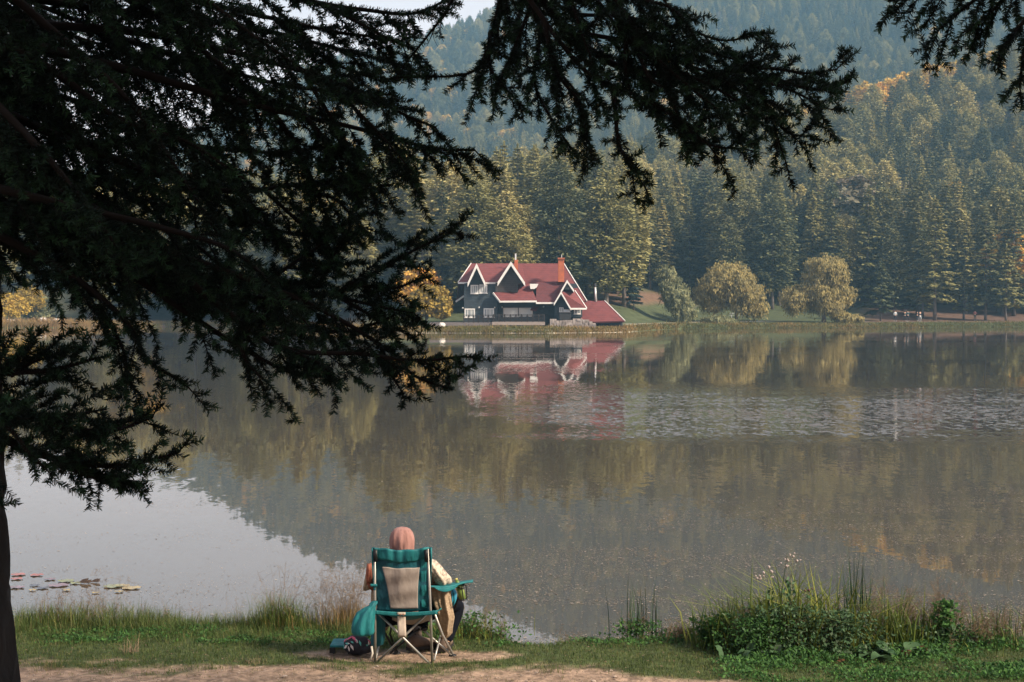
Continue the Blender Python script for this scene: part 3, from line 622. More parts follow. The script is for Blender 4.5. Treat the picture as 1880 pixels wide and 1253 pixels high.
# walls
wallp([(852, 521), (852, 599), (913, 599), (913, 521), (889, 519), (875, 489), (861, 519)], 184.0, 8, M_WALL)
wallp([(909.6, 519), (909.6, 537), (951, 537), (951, 521), (962, 520.5), (938, 486), (914, 519)], 183.6, 7, M_LOG)
wallp([(913.5, 530), (1018, 530), (1018, 599), (913.5, 599)], 185.4, 7, M_WALL)
wallp([(1019, 558), (1030, 540), (1047, 566), (1047, 599), (1019, 599)], 182.9, 5, M_WALL)
wallp([(1047.3, 566), (1069, 566), (1069, 583), (1047.3, 583)], 183.2, 4, M_WALL)
wallp([(1033, 533), (1041, 519), (1051, 533)], 183.1, 3, M_WALL)
wallp([(900, 521), (1058, 521), (1066, 552), (1068, 599), (900, 599)], 186.4, 7.5, M_WALL)
wallp([(1066, 590), (1143, 590), (1143, 600), (1066, 600)], 185.0, 9, M_WALL)
# roofs
roof('roof', [(865, 484, 190), (958, 484, 190), (966, 520, 184.35), (841, 519, 184.3)])
roof('roof', [(953, 484, 190.05), (1035, 484, 190.05), (1077, 552.5, 184.6), (960, 552.5, 184.6)])
roof('roof', [(865, 484, 190.2), (1035, 484, 190.2), (1072, 552, 195.6), (838, 549, 195.6)])
MB().prism([P(1035, 484.6, 190.1), P(1077, 552.9, 184.7), P(1070, 552.9, 195.4)], (-0.2, 0, 0)).build('roof', M_ROOF, house)
MB().prism([P(865, 484.8, 190.1), P(841, 519.5, 184.4), P(838, 549, 195.4)], (0.2, 0, 0)).build('roof', M_ROOF, house)
def gable(ap, fl, fr, Df, Db, m_=M_ROOF, bw=0.34, foot=0.0):
    (ax_, ay), (lx, ly), (rx, ry) = ap, fl, fr
    A, L, Rr = P(ax_, ay, Df), P(lx, ly, Df), P(rx, ry, Df); off = (0, Db - Df, 0)
    MB().prism([A, L, L - Vector((0, 0, .25)), A - Vector((0, 0, .25))], off).build('roof', m_, house)
    MB().prism([A + Vector((0.002, 0, 0)), Rr, Rr - Vector((0, 0, .25)), A + Vector((0.002, 0, -.25))], off).build('roof', m_, house)
    b_ = MB(); k = bw
    for Q, sg in ((L, -1), (Rr, 1)):
        d = (Q - A).normalized(); nrm = Vector((-d.z, 0, d.x)) * (1 if sg > 0 else -1)
        if nrm.z > 0: nrm = -nrm
        up = Vector((0, 0, 0.04)); A2 = A + up; y = Vector((0, -.1 - 0.002 * (sg > 0), 0))
        inn = Vector((0, 0, -k / max(0.35, abs(d.x))))
        b_.prism([A2 + y, Q + up * 1 + y, Q + up + inn * 0.95 + y, A2 + inn + y], (0, 0.1, 0))
    return b_.build('bargeboard', M_WHITE, house)
gable((875, 484.3), (858.5, 519.8), (891, 519.3), 183.0, 189.8, bw=.26)
gable((938, 480.8), (913.5, 518.8), (964, 519.5), 182.7, 189.9, bw=.30)
gable((1041, 514.8), (1029.5, 535), (1054, 533.5), 182.4, 186.5, bw=.20)
gable((1030, 535.6), (1017, 557.5), (1048.5, 567), 181.9, 185.6, bw=.18)
roof('roof', [(905, 537.5, 183.5), (951, 536, 184), (985, 552.3, 182.3), (917, 553, 182.3)])
roof('roof', [(951.2, 520.5, 186), (973, 521, 186), (985.5, 551.7, 182.35), (951.2, 537, 183.9)])
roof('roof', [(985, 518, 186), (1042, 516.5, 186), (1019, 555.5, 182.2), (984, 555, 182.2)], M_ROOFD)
roof('roof', [(1030, 536.5, 182.2), (1055, 534.5, 184.6), (1077, 566, 182.3), (1048.5, 566.3, 182.1)])
roof('roof', [(1068, 552.6, 189.2), (1110, 552.6, 189.2), (1147, 589, 184.2), (1066, 592, 184.2)])
roof('roof', [(1068, 552.7, 189.3), (1110, 552.7, 189.3), (1143, 590, 195), (1066, 590, 195)])
MB().prism([P(1110, 553, 189.2), P(1146.6, 589.5, 184.3), P(1143, 590.4, 195)], (-0.2, 0, 0)).build('roof', M_ROOF, house)
roof('roof', [(837, 554, 186), (852, 543.5, 186), (852, 543.5, 190), (837, 554, 190)], M_ROOF, .15)
t = MB()
for a_, b_ in [((841, 520, 184.2), (860, 520, 184.2)), ((891, 520.3, 183.95), (914, 520.0, 183.95)), ((865, 484, 190), (841, 519, 184.3)), ((1035, 484, 190), (1077.5, 552.8, 184.5)),
               ((905, 538.3, 183.4), (917.5, 554, 182.2)), ((917, 554.3, 182.2), (985.5, 553.7, 182.2)), ((984, 556.8, 182.1), (1018, 556.8, 182.1)), ((1048.5, 567.3, 182.0), (1077, 567.3, 182.2)),
               ((1055.5, 534, 184.6), (1077.3, 566.5, 182.2)), ((1110, 552.6, 189.2), (1147.3, 589.5, 184.1)), ((836.5, 554.5, 185.9), (852, 543.8, 185.9))]:
    trim(t, a_, b_, 0.22 if a_[0] not in (865, 1035, 1110, 1055.5) else .13)
t.build('fascia', M_WHITE, house)
trim(MB(), (1066, 593.2, 184.1), (1147, 590.2, 184.1), .16).build('gutter', M_ROOFD, house)
# little rounded white balcony under the main roof
mb = MB(); mb.ex([(972.5, 521.5), (988.5, 521.5), (985.5, 528), (981, 531), (974, 531)], 183.9, 1.4); mb.build('bay', M_WHITE, house)
# chimneys
c1 = MB().ex([(944.5, 478), (951, 477), (951, 497), (944.5, 493)], 187.3, .9).build('chimney', M_BRICK, house)
MB().tube([P(946.4, 479, 187.7), P(946.4, 466, 187.7)], .11, 8).build('chimney_pipe', M_PALEM, c1)
c2 = MB().ex([(1025, 476), (1035.8, 476), (1035.8, 518), (1025, 518)], 184.9, 1.0); c2.ex([(1024, 473.5), (1037, 473.5), (1037, 476.2), (1024, 476.2)], 184.75, 1.3)
c2 = c2.build('chimney', M_BRICK, house)
MB().tube([P(1031, 474, 185.4), P(1031, 468, 185.4)], .05, 6).build('chimney_pipe', M_PALEM, c2)
# windows
def window(x0, y0, x1, y1, D, m_=M_PANE, split=(), fw=0.13, part='window'):
    a_, b_ = P(x0, y1, D), P(x1, y0, D); f = MB(); x0, z0, x1, z1 = a_.x, a_.z, b_.x, b_.z
    f.box((x0, D - .07, z0), (x1, D + .02, z0 + fw)); f.box((x0, D - .07, z1 - fw), (x1, D + .02, z1))
    f.box((x0, D - .068, z0 + fw), (x0 + fw, D + .02, z1 - fw)); f.box((x1 - fw, D - .068, z0 + fw), (x1, D + .02, z1 - fw))
    for s_ in split: xm = x0 + (x1 - x0) * s_; f.box((xm - .04, D - .06, z0 + fw), (xm + .04, D + .02, z1 - fw))
    f.box((x0 - .05, D - .12, z0 - .05), (x1 + .05, D - .071, z0 + .03))
    fo = f.build(part, M_WHITE, house)
    MB().box((x0 + fw, D - .02, z0 + fw), (x1 - fw, D - .005, z1 - fw)).build('pane', m_, fo); return fo
window(864, 523.5, 878.3, 539.7, 184.0, split=(.33, .66)); window(880.2, 522.8, 894.5, 539, 184.0, split=(.33, .66))
window(853, 567, 872, 583.5, 184.0, split=(.3, .62)); window(888, 566.5, 907, 583, 184.0, split=(.3, .62))
window(924, 565.5, 951, 582, 185.4, M_PANEB, split=(.06,), fw=.16); window(952.5, 565.5, 978, 581, 185.4, M_PANEB, split=(.12,), fw=.16)
window(1026.7, 564.8, 1034.5, 574, 182.9, M_PANE, split=(.5,), fw=.08); window(1035, 568.5, 1046.5, 573.5, 182.9, M_PANEB, fw=.08); window(1053.7, 567.8, 1066, 577, 183.2, M_PANE, split=(.5,), fw=.1)
MB().prism([P(1036, 532, 183.05), P(1041, 522.5, 183.05), P(1048, 532, 183.05)], (0, -.05, 0)).build('gable_window', M_PANED, house)
# awning, lamps
aw = roof('awning', [(978, 562, 185.3), (990.5, 562.5, 185.3), (984, 571, 183.6), (973.5, 569, 183.6)], M_ROOF, .08)
for px, py, D in ((849.5, 566, 183.8), (879.5, 565, 183.8), (908.5, 565, 183.8), (921.5, 564.5, 185.2), (998, 563.5, 185.2)):
    MB().sphere(P(px, py, D), .13, sub=1).build('wall_lamp', M_PALEM, house)
# deck and railing
dk = MB(); zt = P(0, 591.5, 181.5).z; xa, xb = P(903, 0, 181.5).x, P(1001, 0, 181.5).x
dk.box((xa, 181.5, zt - .42), (xb, 186, zt)); dk = dk.build('deck', M_DECK, house)
xl, xc = P(788, 0, 181.7).x, P(903, 0, 181.7).x
dk2 = MB().box((xl, 181.7, zt - .5), (xc - .01, 187, zt - .08)).build('deck', M_DECKG, house)
for k in range(9):
    pass
def railing(xa, xb, y, z, parent, n):
    f = MB()
    for i in range(n + 1):
        x = xa + (xb - xa) * i / n; f.box((x - .07, y - .07, z), (x + .07, y + .07, z + .98))
        if i < n:
            x2 = xa + (xb - xa) * (i + 1) / n; f.bar((x + .07, y, z + .12), (x2 - .07, y, z + .78), .05); f.bar((x + .07, y + .005, z + .78), (x2 - .07, y + .005, z + .12), .05)
    for h in (.10, .45, .80, .93): f.box((xa, y - .035, z + h), (xb, y + .035, z + h + (.06 if h != .45 else .04)))
    return f.build('railing', M_DWOOD, parent)
railing(P(851, 0, 181.7).x, P(905, 0, 181.7).x, 181.75, zt - .08, dk2, 6); railing(P(905.5, 0, 181.6).x, xb - .1, 181.62, zt, dk, 9)
pf = MB()
for i in range(16):
    x = xl + 0.2 + (xc - xl) * i / 16; pf.box((x, 181.8, zt - 1.6), (x + .12, 181.95, zt - .5))
pf.build('deck_post', M_DECKG, dk2)
pf = MB()
for i in range(10): x = xa + .2 + (xb - xa) * i / 10; pf.box((x, 181.7, zt - 1.7), (x + .14, 181.85, zt - .42))
pf.build('deck_post', M_DWOOD, dk)
# stone terrace and steps
st = MB(); rnd = random.Random(3)
for (x0, x1, y0) in ((1010, 1022, 586), (1022, 1034, 589), (1034, 1052, 588.2), (1052, 1070, 585.5), (1070, 1082, 587.5), (1082, 1088, 591), (1088, 1094, 594)):
    x = x0
    while x < x1 - 1:
        xn = min(x1, x + rnd.uniform(3, 6)); yy = y0
        while yy < 603: yn = min(604.5, yy + rnd.uniform(2.6, 4.5)); st.ex([(x, yy), (xn - .25, yy), (xn - .25, yn - .25), (x, yn - .25)], 181.4 + rnd.uniform(0, .12), 2.4); yy = yn
        x = xn
st.build('stone_step', M_STONE, house)
def bin_box():
    e = empty('storage_bin', (P(1037, 585, 181.6).x, 181.7, P(0, 588, 181.6).z), 'black storage box on the stone terrace in front of the right gable', 'box')
    MB().ex([(1026.5, 576), (1048.5, 576), (1048, 588.2), (1027, 588.2)], 181.5, .9).build('body', M_DARKM, e, bevel=.04); MB().ex([(1026, 573.5), (1049, 573.5), (1049, 575.8), (1026, 575.8)], 181.45, 1.0).build('lid', M_DARKM, e, bevel=.04)
bin_box()
# flue pole behind
e = empty('flue_pipe', P(1093.5, 553, 188.8), 'white flue pipe with dark cap rising right of the main roof', 'pipe')
MB().tube([P(1094, 556, 189), P(1092.7, 527, 189)], .13, 10).build('pipe', M_PALEM, e, smooth=True); MB().tube([P(1092.6, 527, 189), P(1092.5, 521, 189)], [.2, .16], 10).build('cap', M_DARKM, e)

# table bench and white table under the broad willow, boulders on the left shore
def picnic(px, py, D, label):
    p = P(px, py, D); z = gz(p.x, D); e = empty('picnic_table', (p.x, D, z), label, 'table')
    MB().box((p.x - 1.2, D - .4, z + .72), (p.x + 1.2, D + .4, z + .8)).build('table_top', M_PALEM, e)
    for s_ in (-1, 1):
        MB().box((p.x - 1.2, D + s_ * .75 - .12, z + .42), (p.x + 1.2, D + s_ * .75 + .12, z + .48)).build('seat', M_PALEM, e)
        MB().bar((p.x + s_ * .9, D - .7, z), (p.x + s_ * .9, D + .25, z + .75), .09).bar((p.x + s_ * .9 + .1, D + .7, z), (p.x + s_ * .9 + .1, D - .25, z + .75), .09).build('leg', M_PALEM, e)
picnic(1352, 585, 240, 'white picnic table half hidden under the broad willow')
picnic(815, 598, 182.2, 'pale bench table in front of the grey deck beside the yellow tree') if False else None
rnd = random.Random(11)
rk = mat('pale_boulder', (0.62, 0.57, 0.52), 0.85, col2=(0.42, 0.38, 0.35), scale=1.2, bump=.03, bscale=4)
for i, (px, s_) in enumerate([(79, 1.0), (86, .7), (92, .55), (103, .9), (99, .5), (109, .6), (16, .6), (24, .5), (74, .6)]):
    D = 226.5 + (i % 3) * 1.1 + (px < 30) * .5; x = (px - 940) / F * D; z = gz(x, D)
    o = MB().sphere((x, D, z + s_ * .35), s_ * .75, (1, .9, .8), 2, i, .14).build('boulder', rk); tag(o, 'pale boulder in the pile on the reedy left shore', 'boulder', 'pale boulders on the left shore')
e = tag(MB().sphere((P(811, 600, 180.4).x, 180.6, gz(P(811, 600, 180.4).x, 180.6) + .25), .45, (1, .9, .8), 2, 5, .14).build('boulder', rk), 'small pale stone in the grass before the grey deck', 'boulder')

# ------------------------------------------------------------------ people
def skin_body(name, joints, edges, mat_, parent=None, root=0, sub=1):
    """joints: list of (Vector world, r) ; returns applied mesh object"""
    me = bpy.data.meshes.new(name); o = bpy.data.objects.new(name, me); wl = Vector((0, 0, 0)); q = parent
    while q is not None: wl = wl + q.location; q = q.parent
    me.from_pydata([tuple(Vector(j[0]) - wl) for j in joints], edges, []); me.update(); C.objects.link(o)
    md = o.modifiers.new('skin', 'SKIN'); md.use_smooth_shade = True
    lay = me.skin_vertices[0].data
    for i, j in enumerate(joints):
        r_ = j[1]; lay[i].radius = r_ if isinstance(r_, tuple) else (r_, r_)
    lay[root].use_root = True
    sb = o.modifiers.new('sub', 'SUBSURF'); sb.levels = sub; sb.render_levels = sub
    bpy.context.view_layer.update(); dg = bpy.context.evaluated_depsgraph_get()
    m2 = bpy.data.meshes.new_from_object(o.evaluated_get(dg)); o.modifiers.clear(); o.data = m2; bpy.data.meshes.remove(me)
    m2.materials.clear(); m2.materials.append(mat_)
    for p in m2.polygons: p.use_smooth = True
    if parent: o.parent = parent
    return o
M_SKIN = mat('skin', (0.50, 0.30, 0.21), 0.5); M_NAVY = mat('dark_cloth', (0.022, 0.026, 0.036), 0.85); M_WHC = mat('white_cloth', (0.50, 0.54, 0.56), 0.8); M_TEALC = mat('dark_teal_cloth', (0.04, 0.075, 0.085), 0.85)
M_REDC = mat('faded_red_cloth', (0.42, 0.16, 0.13), 0.85); M_HAIR = mat('dark_hair', (0.02, 0.015, 0.012), 0.6)
def walker(px, pyf, D, top, leg, label, face=0.0, pose=0, h=1.72):
    x = (px - 940) / F * D; z = gz(x, D); e = empty('person', (x, D, z), label, 'person'); c, s_ = math.cos(face), math.sin(face); k = h / 1.72
    def W(a, b_, cc): return Vector((x + (a * c - b_ * s_) * k, D + (a * s_ + b_ * c) * k, z + cc * k))
    st = 0.12 if pose == 1 else 0.03; ar = 0.34 if pose == 2 else 0.0
    J = [(W(0, 0, .95), (.15, .11)), (W(0, 0, 1.2), (.14, .10)), (W(0, 0, 1.42), (.15, .09)), (W(0, 0, 1.5), .05), (W(0, .01, 1.60), .085), (W(0, .01, 1.68), .075),
         (W(.2, 0, 1.40), .055), (W(.27, -.02, 1.15), .043), (W(.25, -.12 - ar * .5, .95 + ar), .033), (W(-.2, 0, 1.40), .055), (W(-.27, -.02, 1.15), .043), (W(-.25, -.12 - ar * .5, .95 + ar), .033),
         (W(.1, 0, .86), .085), (W(.12, -st, .5), .06), (W(.13, st * .6, .09), .042), (W(.14, st * .6 - .14, .04), .04),
         (W(-.1, 0, .86), .085), (W(-.12, st, .5), .06), (W(-.13, st * 1.2, .09), .042), (W(-.14, st * 1.2 - .14, .04), .04)]
    E = [(0, 1), (1, 2), (2, 3), (3, 4), (4, 5), (2, 6), (6, 7), (7, 8), (2, 9), (9, 10), (10, 11), (0, 12), (12, 13), (13, 14), (14, 15), (0, 16), (16, 17), (17, 18), (18, 19)]
    skin_body('body', J, E, M_SKIN, e)
    g = 1.16
    skin_body('jacket', [(J[i][0], tuple(g * q for q in J[i][1]) if isinstance(J[i][1], tuple) else J[i][1] * 1.22) for i in (0, 1, 2, 6, 7, 8, 9, 10, 11)], [(0, 1), (1, 2), (2, 3), (3, 4), (4, 5), (2, 6), (6, 7), (7, 8)], top, e)
    skin_body('trousers', [(J[i][0], tuple(1.1 * q for q in J[i][1]) if isinstance(J[i][1], tuple) else J[i][1] * 1.22) for i in (0, 12, 13, 14, 16, 17, 18)], [(0, 1), (1, 2), (2, 3), (0, 4), (4, 5), (5, 6)], leg, e)
    MB().sphere(W(0, .025, 1.655), .105 * k, (1, 1, .95), 2).build('hair', M_HAIR, e, smooth=True)
    for a_, b_ in ((.14, st * .6 - .08), (-.14, st * 1.2 - .08)): MB().sphere(W(a_, b_, .05), .12 * k, (.55, 1, .45), 2).build('shoe', M_WHC, e, smooth=True)
walker(1643.5, 0, 236.5, M_WHC, M_NAVY, 'walker in white top and dark trousers on the right far shore, leftmost', 0.3, 1, 1.8)
walker(1661, 0, 237.5, M_TEALC, M_NAVY, 'person in dark clothes holding hands up, second from left on far shore', 2.8, 2)
walker(1666.5, 0, 236.6, M_TEALC, M_NAVY, 'person with long dark teal coat in the middle of the far shore group', 0.4, 0, 1.82)
walker(1684, 0, 238.0, M_NAVY, M_NAVY, 'person in black with one arm raised, left of the dark pair by the slim fir', 1.2, 2)
walker(1689, 0, 236.8, M_NAVY, M_WHC, 'person in black jacket and pale trousers beside the slim fir', 0.2, 1, 1.74)
walker(1790, 0, 243.5, M_REDC, M_TEALC, 'lone walker with pinkish top on the far shore, rightmost', 0.1, 2, 1.8)

# ------------------------------------------------------------------ fir trees over the near bank
def spline(pts, step=0.03):
    p = [np.array(q, float) for q in pts]; p = [2 * p[0] - p[1]] + p + [2 * p[-1] - p[-2]]; out = []
    for i in range(1, len(p) - 2):
        n = max(2, int(np.linalg.norm(p[i + 1] - p[i]) / step))
        for k in range(n):
            t = k / n; out.append(0.5 * ((2 * p[i]) + (-p[i - 1] + p[i + 1]) * t + (2 * p[i - 1] - 5 * p[i] + 4 * p[i + 1] - p[i + 2]) * t * t + (-p[i - 1] + 3 * p[i] - 3 * p[i + 1] + p[i + 2]) * t ** 3))
    out.append(p[-2]); return np.array(out)
def unit(v): return v / (np.linalg.norm(v) + 1e-9)
class Branch:
    def __init__(s, seed): s.rg = np.random.default_rng(seed); s.tubes = []; s.shoots = []
    def shoot(s, p0, d, L, dens=1.0, droop=0.0):
        n = max(2, int(L / 0.035)); t = np.linspace(0, 1, n + 1)[:, None]
        pts = p0 + d * (L * t) + np.array([0, 0, -1.0]) * droop * (L * t) ** 2 + s.rg.normal(size=(1, 3)) * 0.02 * t ** 2
        s.shoots.append((pts, dens)); return pts
    def grow(s, axis, lat=0.40, droop=1.2, space=0.066, start=0.12, hang=0.5, bare=0.0, r0=0.02, sub=1.0, dens=1.0):
        rg = s.rg; ax = spline(axis); seg = np.linalg.norm(np.diff(ax, axis=0), axis=1); cum = np.concatenate([[0], np.cumsum(seg)]); L = cum[-1]
        s.tubes.append((ax, r0 * (1 - 0.85 * cum / L) + 0.002)); lat = min(lat, .10 + .24 * L); pos = start * L; sign = 1
        ax_t = np.gradient(ax, axis=0)
        while pos < L:
            i = min(len(ax) - 1, np.searchsorted(cum, pos)); T = unit(ax_t[i]); f = pos / L
            Ll = (lat * (1 - f) ** 0.6 * (0.65 + 0.35 * min(1, f * 4)) + 0.09) * rg.uniform(0.55, 1.2)
            sd = unit(np.cross(T, [0, 0, 1.0])); dn = np.array([0, 0, -1.0])
            ph = rg.normal() * 0.5 + (hang * 1.0 if rg.random() < 0.55 + .3 * hang else -0.35)
            d = unit(T * rg.uniform(0.5, 0.95) + sign * sd * math.cos(ph) * 0.75 + dn * math.sin(ph) * 0.85)
            n = 6; t = np.linspace(0, 1, n + 1)[:, None]
            lp = ax[i] + d * (Ll * t) + dn * (droop * .75 * Ll * Ll) * t ** 2 + rg.normal(size=(1, 3)) * 0.03 * Ll / .3 * t ** 1.5
            s.tubes.append((lp, np.linspace(0.0035, 0.0012, n + 1)))
            isb = rg.random() < bare
            if not isb: s.shoots.append((lp[1:], dens))
            dl = unit(lp[-1] - lp[0]); side2 = unit(np.cross(dl, unit(sd * 0.5 + np.array([0, 0, 1.0]) + rg.normal(size=3) * 0.4)))
            q = 0.03; sg = 1
            while q < Ll:
                k = q / Ll * n; j = min(n - 1, int(k)); p0 = lp[j] + (lp[j + 1] - lp[j]) * (k - j)
                ls = (0.04 + 0.34 * Ll * (1 - q / Ll)) * rg.uniform(0.5, 1.25) * sub
                dd = unit(unit(lp[j + 1] - lp[j]) * 0.9 + side2 * sg * rg.uniform(.45, .8) + rg.normal(size=3) * 0.12)
                if ls > 0.025:
                    if isb and rg.random() < .6: s.tubes.append((np.array([p0, p0 + dd * ls * .6, p0 + dd * ls + rg.normal(size=3) * .01]), np.array([.0015, .0012, .0008])))
                    else: s.shoot(p0, dd, ls, dens, 0.8)
                q += rg.uniform(0.030, 0.058); sg = -sg
            pos += space * rg.uniform(0.6, 1.4) * (1 if f < .8 else .8); sign = -sign
        m = cum > L - 0.5; s.shoots.append((ax[m], dens * 1.2))
    def build(s, name, parent):
        wl = np.array(parent.location); VV = []; FF = []; o = 0
        for pts, r in s.tubes:
            T = np.gradient(pts, axis=0); T /= np.linalg.norm(T, axis=1, keepdims=True) + 1e-9
            a = np.cross(T, [0.13, 0.31, 0.94]); a /= np.linalg.norm(a, axis=1, keepdims=True) + 1e-9; b_ = np.cross(T, a); k = 5 if r[0] > 0.006 else 3
            an = np.arange(k) * 6.283 / k
            ring = pts[:, None] + r[:, None, None] * (a[:, None] * np.cos(an)[None, :, None] + b_[:, None] * np.sin(an)[None, :, None])
            VV.append(ring.reshape(-1, 3)); m_ = len(pts); i = np.arange(m_ - 1)[:, None] * k; j = np.arange(k)[None]
            FF.append(np.stack([i + j, i + (j + 1) % k, i + k + (j + 1) % k, i + k + j], -1).reshape(-1, 4) + o); o += m_ * k
        wood = mobj(name, np_mesh(name, np.concatenate(VV) - wl, np.concatenate(FF), M_TWIG), parent)
        P_, T_, vv = [], [], []
        for pts, dn in s.shoots:
            seg = np.linalg.norm(np.diff(pts, axis=0), axis=1); cum = np.concatenate([[0], np.cumsum(seg)]); L = cum[-1]; n = int(L * 900 * dn) + 4
            q = np.sort(s.rg.uniform(0, L, n)); P_.append(np.stack([np.interp(q, cum, pts[:, k]) for k in range(3)], 1))
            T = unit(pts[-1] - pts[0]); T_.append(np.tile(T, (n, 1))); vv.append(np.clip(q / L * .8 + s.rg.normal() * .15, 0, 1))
        P_ = np.concatenate(P_); T_ = np.concatenate(T_); vv = np.concatenate(vv); n = len(P_)
        rnd_ = s.rg.normal(size=(n, 3)) + np.array([0, 0, .35]); perp = norm(rnd_ - T_ * (rnd_ * T_).sum(1, keepdims=True))
        d = norm(perp * 0.85 + T_ * 0.5); ln = s.rg.uniform(.014, .024, n)[:, None]; wd = norm(np.cross(d, s.rg.normal(size=(n, 3)))) * 0.0019
        V_ = np.stack([P_ - wd, P_ + wd, P_ + d * ln + wd * .5, P_ + d * ln - wd * .5], 1).reshape(-1, 3)
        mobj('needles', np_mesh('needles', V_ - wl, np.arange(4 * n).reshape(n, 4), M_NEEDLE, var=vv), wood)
        return wood
TRX, TRY = -1.978, 5.0
fir = empty('fir_tree', (TRX, TRY, bz(TRX, TRY) - .05), 'huge dark fir in the left foreground whose branches hang over the lake', 'fir tree')
rnd = random.Random(5)
mb = MB(); NT = 150; rings = []
for i in range(NT + 1):
    z = -0.1 + 9.5 * i / NT; r_ = 0.225 * (1 - 0.075 * z) * (1 + .12 * math.exp(-z * 2)); cxx = TRX - 0.010 * z + 0.01 * math.sin(z * 3)
    rings.append([Vector((cxx + math.cos(a) * r_ * (1 + rnd.uniform(-.075, .075)), TRY + math.sin(a) * r_ * (1 + rnd.uniform(-.075, .075)), bz(TRX, TRY) - .05 + z)) for a in [2 * math.pi * k / 40 for k in range(40)]])
mb.loft(rings).build('trunk', M_BARK, fir, smooth=True)
def trunk_at(z): return np.array([TRX - 0.010 * z, TRY, z])
def path(pts, root=None):
    q = [np.array(P(*p)) for p in pts]
    return ([np.array(root)] if root is not None else []) + q
def tb(z): return trunk_at(z) + np.array([0.05, 0, 0])
nb = [0]
def add_branch(pts, rootz=None, parent=None, root=None, **kw):
    nb[0] += 1; b_ = Branch(1000 + nb[0]); r = tb(rootz) if rootz is not None else root
    ex_ = kw.pop('extra', [])
    b_.grow(path(pts, r), **kw)
    for e_ in ex_:
        k2 = dict(kw); k2.update(r0=0.008, start=0.1); k2.update(e_[1] if isinstance(e_, tuple) else {}); b_.grow(path(e_[0] if isinstance(e_, tuple) else e_), **k2)
    b_.build('branch', parent or fir)
D0 = 5.2
# upper mass
add_branch([(-60, 60, 5.0), (200, 120, 5.1), (450, 190, 5.3), (650, 235, 5.5), (790, 272, 5.6), (872, 276, 5.7)], 4.1, lat=.36, hang=.9, droop=1.3, start=.05,
    extra=[[(560, 215, 5.4), (640, 300, 5.4), (700, 340, 5.4)], [(500, 205, 5.4), (560, 300, 5.5), (600, 400, 5.5)]])
add_branch([(-60, 180, 5.2), (200, 290, 5.4), (400, 350, 5.6), (540, 340, 5.8), (640, 330, 5.9), (700, 335, 6.0)], 3.9, lat=.36, hang=.5, start=.05,
    extra=[[(540, 340, 5.8), (620, 370, 5.8), (665, 425, 5.9)], [(480, 345, 5.7), (560, 420, 5.7), (610, 470, 5.7)]])
add_branch([(-60, 300, 5.0), (150, 400, 5.2), (330, 470, 5.3), (500, 530, 5.4), (620, 585, 5.4), (720, 650, 5.5), (760, 690, 5.5), (830, 716, 5.5)], 3.8, lat=.24, hang=.5, start=.05,
    extra=[([(700, 640, 5.5), (720, 690, 5.5), (735, 715, 5.5)], dict(lat=.10, hang=.2, droop=.3))])
add_branch([(-60, 350, 5.4), (200, 440, 5.5), (430, 540, 5.6), (600, 540, 5.6), (690, 500, 5.7), (760, 460, 5.7), (835, 425, 5.8)], 3.7, lat=.30, hang=.2, droop=.3, start=.05,
    extra=[[(600, 540, 5.6), (680, 560, 5.6), (760, 575, 5.6)], [(640, 520, 5.6), (720, 530, 5.7), (775, 510, 5.7)], [(620, 545, 5.6), (700, 590, 5.6), (745, 610, 5.6)]])
add_branch([(-60, 400, 4.8), (120, 500, 4.9), (230, 590, 4.9), (270, 660, 5.0), (315, 690, 5.0), (345, 710, 5.0)], 3.6, lat=.22, hang=.6, start=.05,
    extra=[[(180, 560, 4.9), (225, 640, 4.9), (235, 700, 4.9)]])
add_branch([(-60, 280, 4.9), (200, 400, 5.0), (400, 560, 5.1), (520, 640, 5.2), (660, 650, 5.3), (760, 662, 5.3), (855, 655, 5.4)], 3.8, lat=.24, hang=.4, droop=.5, start=.05,
    extra=[[(520, 640, 5.2), (590, 670, 5.2), (612, 695, 5.2)], [(440, 590, 5.1), (450, 660, 5.1), (500, 712, 5.1)]])
add_branch([(-60, -20, 5.4), (200, 20, 5.6), (450, 50, 5.8), (620, 90, 6.0), (700, 110, 6.1), (765, 130, 6.2)], 4.3, lat=.38, hang=.5, start=.05)
add_branch([(-60, -140, 5.2), (300, -70, 5.4), (560, 0, 5.6), (680, 20, 5.7), (760, 25, 5.8), (832, -5, 5.9)], 4.6, lat=.36, hang=.4, start=.05,
    extra=[[(600, 10, 5.6), (690, 60, 5.6), (740, 85, 5.7)]])
add_branch([(-60, 120, 6.0), (150, 190, 6.3), (330, 260, 6.6), (480, 280, 6.9), (620, 270, 7.1)], 4.2, lat=.5, hang=.6, start=.05, space=.07)
add_branch([(-60, 250, 5.7), (150, 340, 6.0), (300, 440, 6.3), (420, 500, 6.5), (560, 540, 6.6)], 4.0, lat=.5, hang=.5, start=.05, space=.06)
add_branch([(-60, -60, 4.6), (100, 60, 4.7), (240, 190, 4.8), (330, 320, 4.9), (400, 430, 5.0)], 4.2, lat=.36, hang=.5, start=.05)
add_branch([(-60, -120, 5.0), (200, -20, 5.2), (380, 100, 5.3), (520, 230, 5.4), (580, 360, 5.5)], 4.5, lat=.36, hang=.6, start=.05)
add_branch([(-60, 20, 5.6), (180, 60, 5.9), (380, 120, 6.1), (540, 160, 6.3), (720, 175, 6.4)], 4.3, lat=.38, hang=.8, start=.05)
add_branch([(-60, 420, 5.4), (60, 470, 5.5), (150, 505, 5.6), (190, 520, 5.6)], 3.5, lat=.20, hang=.5, start=.05)
add_branch([(-60, 330, 4.7), (130, 380, 4.7), (300, 420, 4.8), (440, 470, 4.9), (560, 590, 5.0)], 3.7, lat=.28, hang=.5, start=.05)
add_branch([(-60, -200, 4.8), (150, -100, 4.9), (330, -30, 5.0), (470, 70, 5.1), (560, 130, 5.2)], 4.8, lat=.38, hang=.6, start=.05)
